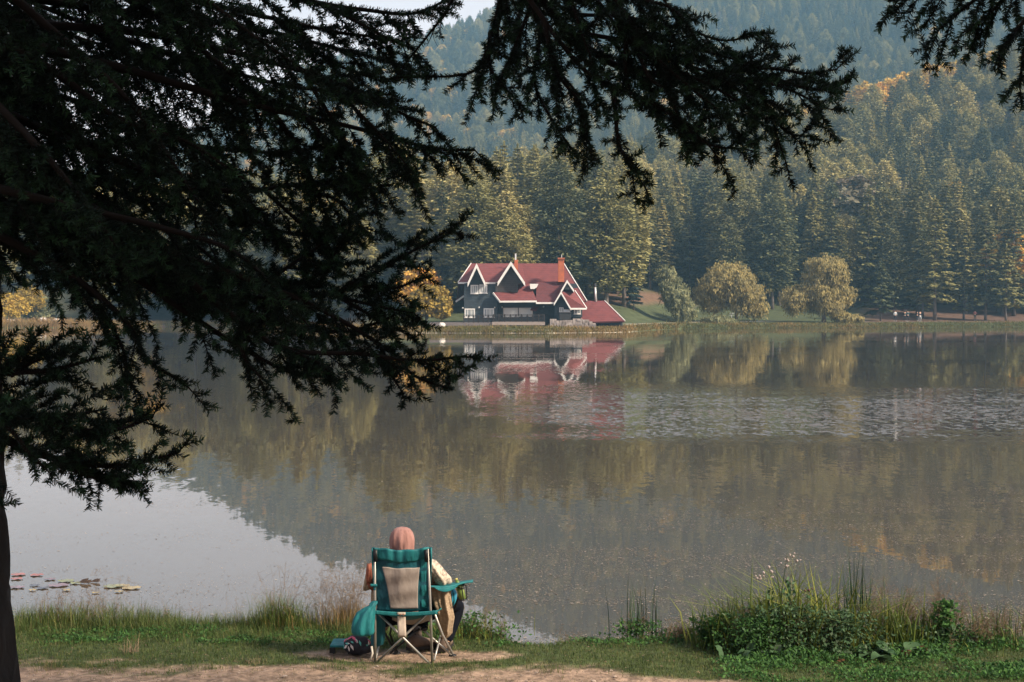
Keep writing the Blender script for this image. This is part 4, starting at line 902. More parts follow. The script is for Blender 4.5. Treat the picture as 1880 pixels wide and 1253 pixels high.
add_branch([(-60, 150, 4.6), (60, 260, 4.5), (160, 380, 4.5), (240, 490, 4.6)], 3.9, lat=.24, hang=.4, start=.05)
add_branch([(-80, 60, 5.6), (150, 260, 5.7), (340, 330, 5.8), (500, 420, 5.8), (640, 440, 5.9)], 4.1, lat=.36, hang=.4, start=.05)
add_branch([(-60, 380, 5.8), (180, 450, 6.1), (360, 530, 6.3), (500, 590, 6.4), (600, 610, 6.5)], 3.7, lat=.28, hang=.4, start=.08)
add_branch([(-60, -40, 7.0), (120, 60, 7.4), (300, 120, 7.8), (460, 220, 8.0)], 4.7, lat=.6, hang=.5, start=.05, space=.08)
add_branch([(-60, 40, 5.2), (250, 60, 5.3), (480, 110, 5.4), (640, 160, 5.5), (740, 210, 5.6), (800, 235, 5.6)], 4.2, lat=.38, hang=.8, start=.3, extra=[[(600, 150, 5.4), (700, 250, 5.4), (760, 320, 5.4)], [(560, 140, 5.4), (620, 240, 5.4), (650, 330, 5.4)]])
add_branch([(-60, -80, 5.6), (250, -20, 5.7), (480, 30, 5.8), (620, 60, 5.8), (700, 70, 5.9), (760, 90, 5.9)], 4.5, lat=.40, hang=.5, start=.3, extra=[[(500, 30, 5.8), (600, 110, 5.8), (700, 150, 5.8)]])
add_branch([(-60, 300, 5.3), (250, 480, 5.5), (450, 520, 5.6), (560, 470, 5.6), (620, 420, 5.7), (668, 395, 5.7)], 3.8, lat=.30, hang=.2, start=.2, extra=[[(450, 520, 5.6), (560, 520, 5.6), (640, 440, 5.6)]])
add_branch([(-60, 360, 5.5), (250, 500, 5.6), (480, 580, 5.7), (620, 610, 5.7), (700, 590, 5.7), (740, 570, 5.7)], 3.7, lat=.26, hang=.3, start=.2)
add_branch([(-60, 330, 5.0), (200, 480, 5.1), (380, 600, 5.2), (500, 670, 5.2), (560, 690, 5.2), (612, 692, 5.2)], 3.8, lat=.2, hang=.5, start=.2)
add_branch([(-60, 100, 5.8), (150, 150, 6.0), (300, 230, 6.2), (420, 330, 6.3), (520, 440, 6.3)], 4.1, lat=.38, hang=.5, start=.1, space=.06)
add_branch([(-80, -60, 6.2), (120, 30, 6.4), (280, 90, 6.6), (420, 150, 6.8), (520, 190, 7.0)], 4.5, lat=.42, hang=.6, start=.05)
add_branch([(-80, 150, 6.2), (100, 230, 6.4), (260, 330, 6.6), (400, 400, 6.8), (500, 410, 6.9)], 4.1, lat=.42, hang=.5, start=.05)
add_branch([(-80, 40, 4.9), (80, 120, 4.9), (220, 220, 5.0), (340, 260, 5.1), (450, 330, 5.1)], 4.2, lat=.34, hang=.5, start=.05)
add_branch([(-80, 240, 5.6), (80, 300, 5.7), (230, 360, 5.8), (360, 450, 5.9), (460, 540, 5.9)], 4.0, lat=.34, hang=.5, start=.05)
# lower left cluster
add_branch([(-60, 700, 4.9), (30, 685, 4.8), (95, 680, 4.8), (178, 658, 4.8)], 2.75, lat=.24, hang=-.1, droop=.2, start=.05, space=.055, extra=[[(20, 690, 4.8), (60, 665, 4.8), (97, 655, 4.8)]])
add_branch([(-60, 740, 4.8), (60, 765, 4.7), (150, 790, 4.7), (220, 788, 4.7), (280, 766, 4.7)], 2.7, lat=.28, hang=0, droop=.3, start=.05, space=.055, extra=[[(60, 765, 4.7), (130, 762, 4.7), (195, 752, 4.7)]])
add_branch([(-60, 780, 5.0), (60, 830, 4.95), (140, 850, 4.9), (230, 855, 4.9), (325, 832, 4.9)], 2.65, lat=.26, hang=.0, droop=.3, start=.05, space=.055, extra=[[(100, 850, 4.9), (180, 880, 4.9), (240, 890, 4.9)]])
add_branch([(-60, 740, 4.5), (20, 790, 4.4), (50, 830, 4.4), (85, 862, 4.4)], 2.7, lat=.26, hang=.1, droop=.4, start=.05, space=.055)
add_branch([(-60, 720, 5.2), (40, 745, 5.2), (100, 800, 5.2), (150, 838, 5.2), (180, 868, 5.2)], 2.72, lat=.26, hang=.0, droop=.3, start=.05, space=.055)
# high limb reaching over the middle of the picture
hi = path([(400, -420, 5.2), (760, -260, 5.4), (930, -150, 5.5)])
limb_root = tb(6.0)
add_branch([(400, -420, 5.2), (760, -230, 5.4), (930, -90, 5.5), (1020, 30, 5.5), (1130, 120, 5.5), (1290, 145, 5.5), (1420, 148, 5.6), (1500, 165, 5.6), (1562, 148, 5.6)], 6.0, lat=.28, hang=.55, droop=.8, space=.07, start=.42, r0=.035,
    extra=[([(960, -60, 5.5), (1040, 20, 5.5), (1140, 30, 5.5), (1260, 55, 5.5), (1330, 75, 5.5), (1397, 62, 5.5)], dict(lat=.28, hang=.6)),
           ([(1060, 60, 5.5), (1160, 80, 5.45), (1260, 120, 5.4), (1340, 145, 5.4), (1400, 180, 5.4), (1440, 290, 5.4)], dict(lat=.24)),
           ([(1290, 145, 5.5), (1380, 160, 5.5), (1440, 240, 5.5), (1500, 252, 5.5)], dict(lat=.2)),
           ([(1300, 135, 5.5), (1400, 125, 5.5), (1480, 135, 5.55), (1535, 128, 5.55)], dict(lat=.16)),
           ([(1180, 60, 5.5), (1280, 90, 5.5), (1350, 110, 5.5), (1380, 118, 5.5)], dict(lat=.2))])
add_branch([(500, -400, 5.0), (800, -240, 5.1), (930, -60, 5.2), (1030, 80, 5.2), (1080, 135, 5.2), (1130, 160, 5.2), (1200, 190, 5.2), (1290, 245, 5.2)], 5.9, lat=.26, hang=.55, droop=.8, start=.5, bare=.45, r0=.022,
    extra=[([(1128, 158, 5.2), (1130, 205, 5.2), (1140, 275, 5.2), (1182, 340, 5.2)], dict(lat=.18, bare=.2, hang=.2, start=.15)),
           ([(1000, 40, 5.2), (1020, 130, 5.2), (1060, 185, 5.2), (1085, 275, 5.2)], dict(lat=.22, bare=.1)),
           ([(1190, 185, 5.2), (1240, 215, 5.2), (1300, 265, 5.2), (1370, 275, 5.2)], dict(lat=.2, bare=.1))])
add_branch([(450, -450, 5.6), (700, -330, 5.7), (850, -200, 5.8), (960, -60, 5.8), (990, 60, 5.8), (980, 145, 5.8), (1010, 215, 5.8), (1050, 275, 5.8)], 6.1, lat=.28, hang=.5, droop=.8, space=.075, start=.5,
    extra=[([(940, -80, 5.8), (920, 20, 5.8), (900, 100, 5.8), (860, 135, 5.8), (780, 142, 5.8), (735, 142, 5.8)], dict(lat=.16)), [(900, 60, 5.8), (900, 125, 5.8), (930, 165, 5.8), (960, 195, 5.8)],
           ([(860, -120, 5.8), (830, 0, 5.8), (790, 60, 5.8), (745, 115, 5.8)], dict(lat=.06, bare=.7, dens=.6))])
add_branch([(600, -420, 5.2), (860, -260, 5.2), (1040, -120, 5.2), (1130, 0, 5.2), (1200, 100, 5.2), (1260, 155, 5.2), (1320, 205, 5.2), (1375, 270, 5.2)], 6.2, lat=.28, hang=.5, droop=.9, space=.075, start=.5,
    extra=[[(1100, -30, 5.2), (1180, 0, 5.2), (1240, 20, 5.2), (1290, 90, 5.2)], [(1160, 60, 5.2), (1190, 140, 5.2), (1230, 175, 5.2), (1260, 265, 5.2)], [(1040, -120, 5.2), (1050, 0, 5.2), (1090, 120, 5.2), (1110, 160, 5.2)]])
add_branch([(600, -500, 6.2), (850, -300, 6.4), (1000, -150, 6.5), (1100, -20, 6.5), (1170, 60, 6.5), (1240, 135, 6.5)], 6.4, lat=.38, hang=.6, droop=.8, start=.5, space=.08,
    extra=[[(1000, -150, 6.5), (960, -20, 6.5), (950, 80, 6.5), (930, 140, 6.5)]])
add_branch([(560, -440, 5.4), (820, -280, 5.4), (980, -140, 5.4), (1080, -20, 5.35), (1150, 70, 5.3), (1220, 120, 5.3), (1310, 160, 5.3), (1400, 215, 5.3)], 6.3, lat=.26, hang=.5, droop=.9, space=.075, start=.45,
    extra=[[(1000, -120, 5.4), (1120, -60, 5.4), (1200, -20, 5.4), (1260, 60, 5.4)], [(1150, 70, 5.3), (1150, 145, 5.3), (1180, 205, 5.3)], [(1250, 135, 5.3), (1290, 175, 5.3), (1310, 255, 5.3)], ([(1310, 150, 5.35), (1420, 155, 5.4), (1520, 200, 5.4)], dict(lat=.18, hang=.5))])
add_branch([(480, -460, 5.5), (740, -320, 5.6), (880, -180, 5.6), (960, -60, 5.6), (1000, 60, 5.6), (1030, 135, 5.6), (1060, 175, 5.6), (1080, 245, 5.6)], 6.2, lat=.26, hang=.5, droop=.8, space=.075, start=.5,
    extra=[([(930, -130, 5.6), (920, -20, 5.6), (900, 70, 5.6), (880, 125, 5.6)], dict(lat=.15)), [(980, 0, 5.6), (940, 100, 5.6), (920, 150, 5.6), (950, 185, 5.6)], [(940, -90, 5.6), (1040, 0, 5.6), (1090, 60, 5.6)]])
# second fir out of frame on the right
T2 = (3.3, 5.6)
fir2 = empty('fir_tree', (T2[0], T2[1], bz(*T2) - .05), 'second fir on the right bank, only its hanging branch tips at the top right corner', 'fir tree')
MB().tube([Vector((T2[0], T2[1], bz(*T2) - .1 + z)) for z in (0, .4, 2, 4, 6, 8.5)], [.28, .22, .19, .16, .12, .07], 18).build('trunk', M_BARK, fir2, smooth=True)
r2 = np.array([T2[0], T2[1], 5.2])
add_branch([(1990, -160, 5.4), (1860, -70, 5.3), (1760, -25, 5.2), (1690, -5, 5.2), (1630, 2, 5.2)], root=r2, parent=fir2, lat=.18, hang=.9, start=.2,
    extra=[[(1860, -70, 5.3), (1800, -10, 5.3), (1740, 40, 5.3), (1712, 66, 5.3)], [(1900, -80, 5.3), (1840, 0, 5.3), (1800, 40, 5.3), (1765, 62, 5.3)]])
add_branch([(2000, -140, 5.0), (1940, -30, 5.0), (1900, 40, 5.0), (1880, 100, 5.0), (1872, 160, 5.0)], root=r2, parent=fir2, lat=.17, hang=.6, start=.2,
    extra=[[(1900, 20, 5.0), (1870, 50, 5.0), (1836, 92, 5.0)]])

# unseen firs added beside and behind the camera to shade the near branches
for i, (x_, y_, h_) in enumerate([(6.4, 1.2, 16), (9.0, -2.0, 18), (12.5, 0.5, 20), (4.5, -3.5, 17), (0.5, -5.5, 16)]):
    e = bpy.data.objects.new('fir_tree', None); e.location = (x_, y_, bz(x_, y_) - .1); e.rotation_euler = (0, 0, i * 1.3); e.scale = (h_ / 22 * .8, h_ / 22 * .8, h_ / 22); C.objects.link(e)
    tag(e, 'unseen fir added beside the viewer to shade the near branches', 'fir tree', 'unseen firs added for shade beside the viewer'); mobj('crown', VARS[i % 4][0], e); mobj('trunk', VARS[i % 4][1], e)

# ------------------------------------------------------------------ camping chair
M_TEAL = mat('teal_fabric', (0.012, 0.155, 0.165), 0.65, col2=(0.007, 0.10, 0.115), scale=9, bump=.014, bscale=11, stretch=(1.6, 1.6, .55))
M_TEALD = mat('deep_teal_fabric', (0.010, 0.10, 0.125), 0.7, col2=(0.006, 0.05, 0.075), scale=7, bump=.016, bscale=10, stretch=(1.6, 1.6, .6))
M_BEIGE = mat('beige_panel', (0.37, 0.315, 0.275), 0.85, col2=(0.27, 0.23, 0.205), scale=5, bump=.010, bscale=9, stretch=(1.4, 1.4, .6))
M_STEEL = mat('chair_tube', (0.36, 0.34, 0.31), 0.42, metal=0.55, spec=.5)
M_BLACK = mat('black_plastic', (0.012, 0.012, 0.013), 0.45)
DR, DF_ = 11.57, 11.87
chair = empty('camping_chair', (P(740, 1220, DR).x, DR, 0.30), 'teal folding camping chair with beige back panel seen from behind at the water edge', 'camping chair')
def tube(name, pts, r, m_=M_STEEL, par=chair): return MB().tube([P(*p) for p in pts], r, 10).build(name, m_, par, smooth=True)
tube('back_post', [(688, 1008, 11.42), (688.5, 1124, 11.52), (689, 1219, DR)], .0105); tube('back_post', [(785.5, 1008, 11.42), (790.5, 1124, 11.52), (793.5, 1219, DR)], .0105)
tube('crossbar', [(692, 1124, 11.55), (790.5, 1221, 11.54)], .0095); tube('crossbar', [(690, 1218, 11.60), (784, 1128, 11.58)], .0095)
tube('crossbar', [(722, 1134, 11.92), (716, 1165, 11.93), (730, 1199, 11.94)], .009, M_BLACK); tube('crossbar', [(716, 1200, 11.9), (792, 1136, 11.88)], .0095, M_BLACK)
tube('crossbar', [(769, 1150, 11.88), (829, 1203, 11.86)], .0095); tube('crossbar', [(797, 1213, 11.6), (808.5, 1168, 11.84)], .008)
tube('crossbar', [(700, 1160, 11.9), (709, 1132, 11.9), (716, 1120, 11.9)], .009, M_BLACK); tube('crossbar', [(688, 1217, 11.6), (699, 1176, 11.86)], .008)
tube('front_leg', [(797, 1125, 11.7), (812, 1165, 11.80), (832, 1203, DF_)], .0105); tube('front_leg', [(700, 1120, 11.85), (705, 1160, 11.88), (728, 1200, 11.94)], .0105, M_BLACK)
for p in [(689, 1219.5, DR), (793, 1220, DR), (831, 1204, DF_), (729, 1200, 11.94)]:
    q = P(*p); mb = MB(); mb.sphere(q, .028, (1.25, 1, .6), 2); mb.build('foot', M_BLACK, chair, smooth=True)
MB().sphere(P(779, 1155, 11.87), .026, (1.2, 1, .8), 2).build('joint', M_BLACK, chair, smooth=True)
# back fabric as a sagging sheet with thickness
def sheet(name, fn, nu, nv, m_, par, thick=.006, mats=None, pick=None):
    V = [fn(i / nu, j / nv) for j in range(nv + 1) for i in range(nu + 1)]; wl = Vector((0, 0, 0)); q = par
    while q is not None: wl = wl + q.location; q = q.parent
    F_ = [(j * (nu + 1) + i, j * (nu + 1) + i + 1, (j + 1) * (nu + 1) + i + 1, (j + 1) * (nu + 1) + i) for j in range(nv) for i in range(nu)]
    me = bpy.data.meshes.new(name); me.from_pydata([tuple(v - wl) for v in V], [], F_); me.materials.append(m_)
    for p in me.polygons: p.use_smooth = True
    o = mobj(name, me, par); s_ = o.modifiers.new('thick', 'SOLIDIFY'); s_.thickness = thick; s_.offset = 0; return o
def backpt(u, v, dy=0.0):
    xl = np.interp(v, [0, .3, .6, .9, 1], [683.5, 685, 688.5, 692, 694]); xr = np.interp(v, [0, .3, .6, .9, 1], [791.5, 790, 789.5, 790, 791])
    top = 1005 + 5.0 * math.sin(math.pi * u) ** 1.5 + (0.8 * math.sin(u * 19)); bot = 1121 + 1.5 * math.sin(math.pi * u)
    y = top + (bot - top) * v; x = xl + (xr - xl) * u
    sag = 0.055 * math.sin(math.pi * u) * (0.35 + .65 * math.sin(math.pi * min(1, v * .9 + .1)))
    fold = 0.006 * math.sin(u * 15 + v * 7) * (1 - v) + 0.004 * math.sin(v * 22 + u * 4) + .007 * math.sin((u - .5) * 30) * math.exp(-v * 5)
    return P(x, y, 11.40 + 0.13 * v - sag * .6 + fold + dy + 0.012)
back = sheet('backrest', backpt, 44, 40, M_TEALD, chair)
def panel(u, v):
    xl = np.interp(v, [0, 1], [.165, .215]); xl = .155 + .09 * v + .02 * math.sin(math.pi * v); xr = .815 - .05 * v + -.01 * math.sin(math.pi * v)
    return backpt(xl + (xr - xl) * u, .30 + .66 * v, -.0055)
sheet('back_panel', panel, 30, 30, M_BEIGE, back, .002)
def stripR(u, v): return backpt(.83 + .10 * u, .06 + .9 * v, -.005 + .004 * math.sin(v * 25))
sheet('side_strip', stripR, 6, 30, M_TEAL, back, .002)
def topband(u, v): return backpt(.03 + .94 * u, .005 + .16 * v + .05 * math.sin(math.pi * u) * v, -.006 + .003 * math.sin(u * 40))
sheet('top_band', topband, 40, 6, M_TEAL, back, .002)
for xa, xb in ((685.5, 693), (778.5, 786.5)):
    MB().tube([P((xa + xb) / 2, 1010, 11.395), P((xa + xb) / 2 + .5, 1031, 11.41)], .016, 10).build('post_sleeve', M_BLACK, chair, smooth=True)
for dx in (0,):
    MB().tube([P(683.5, 1006, 11.41), P(683.6, 1040, 11.43), P(687, 1090, 11.5)], [.006, .005, .003], 8).build('hem', M_TEAL, chair, smooth=True)
    MB().tube([P(791.5, 1006, 11.41), P(791.6, 1030, 11.43), P(790, 1090, 11.5)], [.008, .007, .003], 8).build('hem', M_TEAL, chair, smooth=True)
# seat
def seatpt(u, v):
    xl, xr = 686 + 16 * v, 803 + 14 * v; x = xl + (xr - xl) * u; D = 11.50 + .42 * v
    return P(x, 1123 + 3.5 * math.sin(math.pi * u) - 10 * v + (16 * math.sin(math.pi * u) * math.sin(math.pi * min(1, v * 1.05)) ** .8), D)
seat = sheet('seat', seatpt, 24, 18, M_TEAL, chair, .008)
def seatrim(u, v): p = seatpt(u, 0); return p + Vector((0, -.008, .012 - .034 * v))
sheet('seat_hem', seatrim, 24, 3, M_TEAL, seat, .004)
def under(u, v): return P(720 + 72 * u, 1130 + 4 * v + 13 * math.sin(math.pi * (.1 + .8 * u)) * v, 11.60 + .10 * v)
sheet('seat_underside', under, 14, 6, M_BEIGE, seat, .004)
M_TAG = mat('pale_label', (0.50, 0.42, 0.34), 0.8, col2=(.4, .33, .27), scale=20)
tg = sheet('care_label', lambda u, v: P(729 + 15.5 * u + 1.5 * v, 1124.5 + 46 * v, 11.485 + .012 * math.sin(v * 6)), 4, 10, M_TAG, seat, .002)
mk = MB()
for x in (734.5, 740.5): mk.sphere(P(x, 1129, 11.482), .0085, (1.2, .2, .8), 2)
mk.build('printed_dot', mat('brown_ink', (.22, .10, .06), .8), tg)
mk = MB(); yk = 11.4835
def stroke(a, b_): mk.bar(P(a[0], a[1], yk), P(b_[0], b_[1], yk), .0022, .0022)
for a, b_ in [((733.5, 1133), (733.5, 1136)), ((735.2, 1133), (733.6, 1134.5)), ((733.6, 1134.5), (735.3, 1136)), ((736.6, 1133), (736.6, 1136)), ((737.8, 1133.1), (740.4, 1133.1)), ((739.1, 1133), (739.1, 1136))]: stroke(a, b_)
mk.build('printed_mark', M_BLACK, tg)
# arm rests
def armpt(u, v):
    D = 11.52 + .42 * v; x = np.interp(u, [0, 1], [787 + 10 * v, 852 + 18 * v]); xx = 787 + (868.5 - 787) * u
    return P(xx, 1077 - 8.5 * u - 3 * v * u + (5.5 * math.sin(math.pi * min(1, u * 1.25)) ** 1.3 if u < .8 else 0) * (1 - v), 11.50 + .16 * v + .30 * u)
arm = sheet('armrest', armpt, 26, 8, M_TEAL, chair, .012)
sheet('armrest_side', lambda u, v: armpt(.12 + .56 * u, 0) + Vector((0, .002, -(.004 + .032 * v * math.sin(math.pi * u) ** .8))), 16, 4, M_TEAL, arm, .004)
tube('arm_strut', [(852, 1070, 11.82), (845, 1085, 11.85), (834, 1120, 11.86)], .009, M_BLACK)
hd = MB()
def ring(y, x0, x1, D): 
    c = P((x0 + x1) / 2, y, D); r = (P(x1, y, D).x - P(x0, y, D).x) / 2; return [c + Vector((math.cos(a) * r, math.sin(a) * r, .006 * math.sin(a))) for a in [i * math.pi / 9 for i in range(19)]]
hd.tube(ring(1077, 839, 856, 11.80), .005, 6); hd.tube(ring(1100, 843, 857, 11.80), .005, 6)
for a_, b_ in (((839.5, 1077, 11.8), (844, 1101, 11.8)), ((856, 1077, 11.8), (857.5, 1099, 11.8)), ((847.5, 1077, 11.73), (851, 1102, 11.75)), ((844, 1101, 11.8), (857.5, 1099, 11.8))): hd.tube([P(*a_), P(*b_)], .005, 6)
hd.build('cup_holder', M_BLACK, chair)
sheet('armrest', lambda u, v: P(680 + 12.5 * u, 1074.5 + .8 * math.sin(u * 3), 11.45 + .45 * v), 5, 10, M_TEAL, chair, .022)
sheet('arm_strap', lambda u, v: P(685.5 + 4.5 * u, 1077 + 7 * v, 11.46), 3, 4, M_TEALD, chair, .01)
# bottle in the holder
bt = empty('green_bottle', P(845.5, 1099, 11.79), 'small green bottle in the chair cup holder', 'bottle')
MB().tube([P(849.5, 1100, 11.8), P(846, 1086, 11.8), P(842.5, 1076, 11.8), P(839.5, 1069, 11.8), P(838, 1065, 11.8)], [.030, .031, .029, .016, .012], 14).build('body', mat('green_plastic', (.09, .16, .035), .35, col2=(.22, .26, .08), scale=9), bt, smooth=True)
MB().tube([P(837.9, 1065, 11.8), P(837, 1062.5, 11.8)], .013, 10).build('cap', mat('yellow_cap', (.45, .38, .12), .5), bt, smooth=True)
# teal cloth bag hung on the left post
bag = empty('cloth_bag', P(684, 1105, 11.45), 'gathered teal cloth bag hanging from the left side of the chair', 'bag')
def bagloft(keys, nfold, amp, m_, name, dy=0):
    rs = []
    for (cx, cy, rx, ry, D) in keys:
        c = P(cx, cy, D); k = D / F
        rs.append([c + Vector((math.cos(a) * rx * k * (1 + amp * math.sin(a * nfold + cy * .05 + .8 * math.sin(a * 2))), math.sin(a) * ry * k * (1 + amp * math.sin(a * nfold + 1)), 0)) for a in [2 * math.pi * i / 48 for i in range(48)]])
    return MB().loft(rs).build(name, m_, bag, smooth=True)
bagloft([(688, 1104, 4.5, 5, 11.44), (686, 1108, 7, 6, 11.43), (684, 1112, 6, 6, 11.42), (679, 1116, 10, 9, 11.42), (672, 1125, 16, 13, 11.42), (668, 1137, 18.5, 16, 11.42), (666, 1150, 19.5, 18, 11.42), (666, 1160, 19.5, 18, 11.42), (667, 1165, 17, 15, 11.42), (667, 1167, 11, 9, 11.42)], 7, .12, M_TEAL, 'pouch')
bagloft([(690, 1118, 9, 8, 11.62), (694, 1130, 11, 9, 11.62), (695, 1150, 12, 10, 11.64), (694, 1170, 12.5, 10, 11.66), (692, 1183, 11, 9, 11.66), (690, 1187, 6, 5, 11.66)], 6, .08, M_TEALD, 'drape')
MB().tube([P(682, 1187, 11.5), P(684, 1200, 11.48), P(680, 1212, 11.47)], [.009, .008, .006], 8).build('drawstring', mat('cream_cord', (.5, .45, .38), .8), bag, smooth=True)
# patterned purse and folded stool on the grass
pb = empty('patterned_purse', (P(657, 1190, 11.9).x, 11.9, bz(-1.28, 11.9)), 'dark purse with pink and white leaf pattern lying on the grass left of the chair', 'purse')
M_PURSE = mat('purse_cloth', (.02, .02, .028), .7)
o = MB().sphere(P(656, 1184, 11.88), .10, (1.15, .9, .85), 3, 4, .05).sphere(P(668, 1190, 11.86), .07, (1.1, .9, .7), 3, 6, .05).build('body', M_PURSE, pb, smooth=True)
rnd = random.Random(8); pk = [mat('pink_print', (.55, .10, .16), .7), mat('white_print', (.65, .58, .55), .7), mat('jade_print', (.10, .38, .33), .7)]
for ci in range(3):
    mb = MB()
    for k in range(7):
        th = rnd.uniform(math.pi * 1.05, math.pi * 1.95); ph = rnd.uniform(-.2, .95); c0 = P(656, 1184, 11.88)
        n_ = Vector((math.cos(th) * math.cos(ph), math.sin(th) * math.cos(ph), math.sin(ph))); c = c0 + Vector((n_.x * .116, n_.y * .093, n_.z * .087)); t1 = n_.cross(Vector((rnd.random(), rnd.random(), rnd.random()))).normalized(); t2 = n_.cross(t1); L = rnd.uniform(.018, .032)
        mb.prism([c + t1 * L, c + t2 * L * .35 + t1 * .3 * L, c - t1 * L, c - t2 * L * .4], n_ * .004)
    mb.build('leaf_print', pk[ci], o)
sx, sy_ = P(621, 1186, 11.95).x, 11.95; sz = bz(sx, sy_)
fs = empty('low_stool', (sx, sy_, sz), 'low teal folding stool almost flat on the grass beside the purse', 'stool')
a_ = P(607.5, 1183, 11.92); b_ = P(642, 1183, 11.92)
MB().box((a_.x, 11.85, a_.z - .012), (b_.x, 12.1, a_.z + .006)).build('seat', M_TEAL, fs, bevel=.004)
for p0 in ((610, 11.87), (638, 11.87), (611, 12.07), (637, 12.07)):
    x = P(p0[0], 1190, p0[1]).x; MB().tube([(x, p0[1], a_.z - .01), (x + .012, p0[1], bz(x, p0[1]))], .009, 8).build('leg', M_BLACK, fs)
MB().box((a_.x - .004, 11.845, a_.z - .06), (a_.x + .045, 11.875, a_.z - .012)).build('bracket', M_BLACK, fs, bevel=.004)

# ------------------------------------------------------------------ seated person
ps = empty('person', (P(745, 1190, 12.0).x, 12.0, .27), 'person in salmon head scarf seated in the camping chair facing the lake', 'person')
M_SHIRT = mat('rust_knit', (.33, .115, .07), .9, col2=(.22, .07, .045), scale=25); M_TROU = mat('black_trousers', (.006, .007, .011), .95, spec=.05)
J = [(P(743, 1124, 11.76), (.15, .11)), (P(741, 1085, 11.66), (.14, .10)), (P(740, 1048, 11.62), (.16, .10)), (P(739, 1024, 11.62), (.06, .06)), (P(738.5, 1006, 11.63), (.07, .075)), (P(738.5, 990, 11.62), (.078, .088)), (P(738.5, 978, 11.62), (.055, .06)),
     (P(702, 1042, 11.63), .065), (P(681, 1068, 11.78), .048), (P(706, 1088, 12.02), .035), (P(714, 1089, 12.07), .028),
     (P(780, 1042, 11.63), .065), (P(818, 1072, 11.80), .048), (P(806, 1092, 12.05), .035), (P(799, 1094, 12.09), .028),
     (P(722, 1122, 11.82), .095), (P(748, 1110, 12.22), .068), (P(762, 1168, 12.08), .045), (P(765, 1180, 12.03), .04), (P(782, 1191, 12.2), .032),
     (P(766, 1122, 11.82), .095), (P(842, 1108, 12.22), .068), (P(822, 1165, 12.10), .045), (P(818, 1180, 12.05), .04), (P(816, 1188, 12.22), .032)]
E = [(0, 1), (1, 2), (2, 3), (3, 4), (4, 5), (5, 6), (2, 7), (7, 8), (8, 9), (9, 10), (2, 11), (11, 12), (12, 13), (13, 14), (0, 15), (15, 16), (16, 17), (17, 18), (18, 19), (0, 20), (20, 21), (21, 22), (22, 23), (23, 24)]
def fingers(J, E, w_, d, sidev):
    wv = Vector(J[w_][0]); base = wv + d * .045; J.append((base, (.034, .016))); bi = len(J) - 1; E.append((w_, bi))
    for k, (off, L) in enumerate(((-.028, .062), (-.010, .072), (.010, .068), (.027, .054))):
        a = base + sidev * off + d * .03; b_ = a + d * L * .55 + Vector((0, 0, -.008)); c = b_ + d * L * .3 + Vector((0, 0, -.022))
        i = len(J); J += [(a, .0095), (b_, .0088), (c, .0075)]; E += [(bi, i), (i, i + 1), (i + 1, i + 2)]
    a = wv + d * .02 + sidev * .032 * (1); b_ = a + sidev * .022 + d * .03; i = len(J); J += [(a, .011), (b_, .009)]; E += [(w_, i), (i, i + 1)]
fingers(J, E, 10, Vector((.75, .62, -.1)).normalized(), Vector((-.62, .75, 0)).normalized()); fingers(J, E, 14, Vector((-.75, .62, -.1)).normalized(), Vector((.62, .75, 0)).normalized())
body = skin_body('body', J, E, M_SKIN, ps, sub=2)
hc = P(738.5, 990, 11.62)
mb = MB(); mb.sphere(hc + Vector((0, .095, -.012)), .016, (.8, 1.1, 1.3), 2); mb.build('nose', M_SKIN, ps, smooth=True)
for s_ in (-1, 1): MB().sphere(hc + Vector((s_ * .031, .082, .012)), .011, (1.2, .7, .7), 2).build('eye', mat('eye_white', (.7, .68, .65), .3), ps, smooth=True)
MB().sphere(hc + Vector((0, .088, -.052)), .02, (1.2, .5, .35), 2).build('mouth', mat('lips', (.42, .15, .13), .5), ps, smooth=True)
def sk(name, idx, k, m_, sub=2, add=0.0):
    mp = {j: i for i, j in enumerate(idx)}
    skin_body(name, [(J[j][0], tuple(k * q for q in J[j][1]) if isinstance(J[j][1], tuple) else J[j][1] * k + add) for j in idx], [(mp[a], mp[b_]) for a, b_ in E if a in mp and b_ in mp], m_, ps, sub=sub)
sk('sweater', [0, 1, 2, 7, 8, 9, 11, 12, 13], 1.12, M_SHIRT, add=.012); sk('trousers', [0, 15, 16, 17, 18, 20, 21, 22, 23], 1.06, M_TROU, add=.014)
# scarf: head wrap with radial pleats running down to the neck
M_SCARF = mat('salmon_scarf', (.34, .18, .155), .85, col2=(.22, .11, .092), scale=12, stretch=(2, 2, .5), bump=.014, bscale=14)
rings = []
prof = [(968, 4, 5), (969.3, 10, 11), (972.5, 15.5, 17), (978, 19.3, 21.5), (985, 21.8, 24), (993, 22.8, 25), (1001, 22.6, 24), (1009, 21.5, 22), (1016, 22, 22), (1024, 30, 26), (1034, 38, 28)]
for i, (yy, rx, ry) in enumerate(prof):
    c = P(738.2 + (.6 if i > 6 else 0), yy, 11.615); k = 11.6 / F; t = i / 10
    rings.append([c + Vector((math.cos(a) * rx * k, math.sin(a) * ry * k, 0)) * (1 + (.03 * math.sin(a * 11 + 5.5 * t + 2.2 * math.sin(a * 2 + 3 * t)) + .018 * math.sin(a * 7 - 3 * t)) * min(1, t * 2.2)) for a in [2 * math.pi * q / 96 for q in range(96)] ])
# open the front for the face
mb = MB(); rr = [[mb.bm.verts.new(p) for p in r_] for r_ in rings]
for i in range(len(rr) - 1):
    for j in range(96):
        fr = abs(((j + .5) / 96 * 360) - 90) < 38 and 3 <= i <= 6
        if not fr: mb.bm.faces.new((rr[i][j], rr[i][(j + 1) % 96], rr[i + 1][(j + 1) % 96], rr[i + 1][j]))
mb.bm.faces.new(rr[0]); o = mb.build('head_scarf', M_SCARF, ps, smooth=True); s_ = o.modifiers.new('thick', 'SOLIDIFY'); s_.thickness = .004
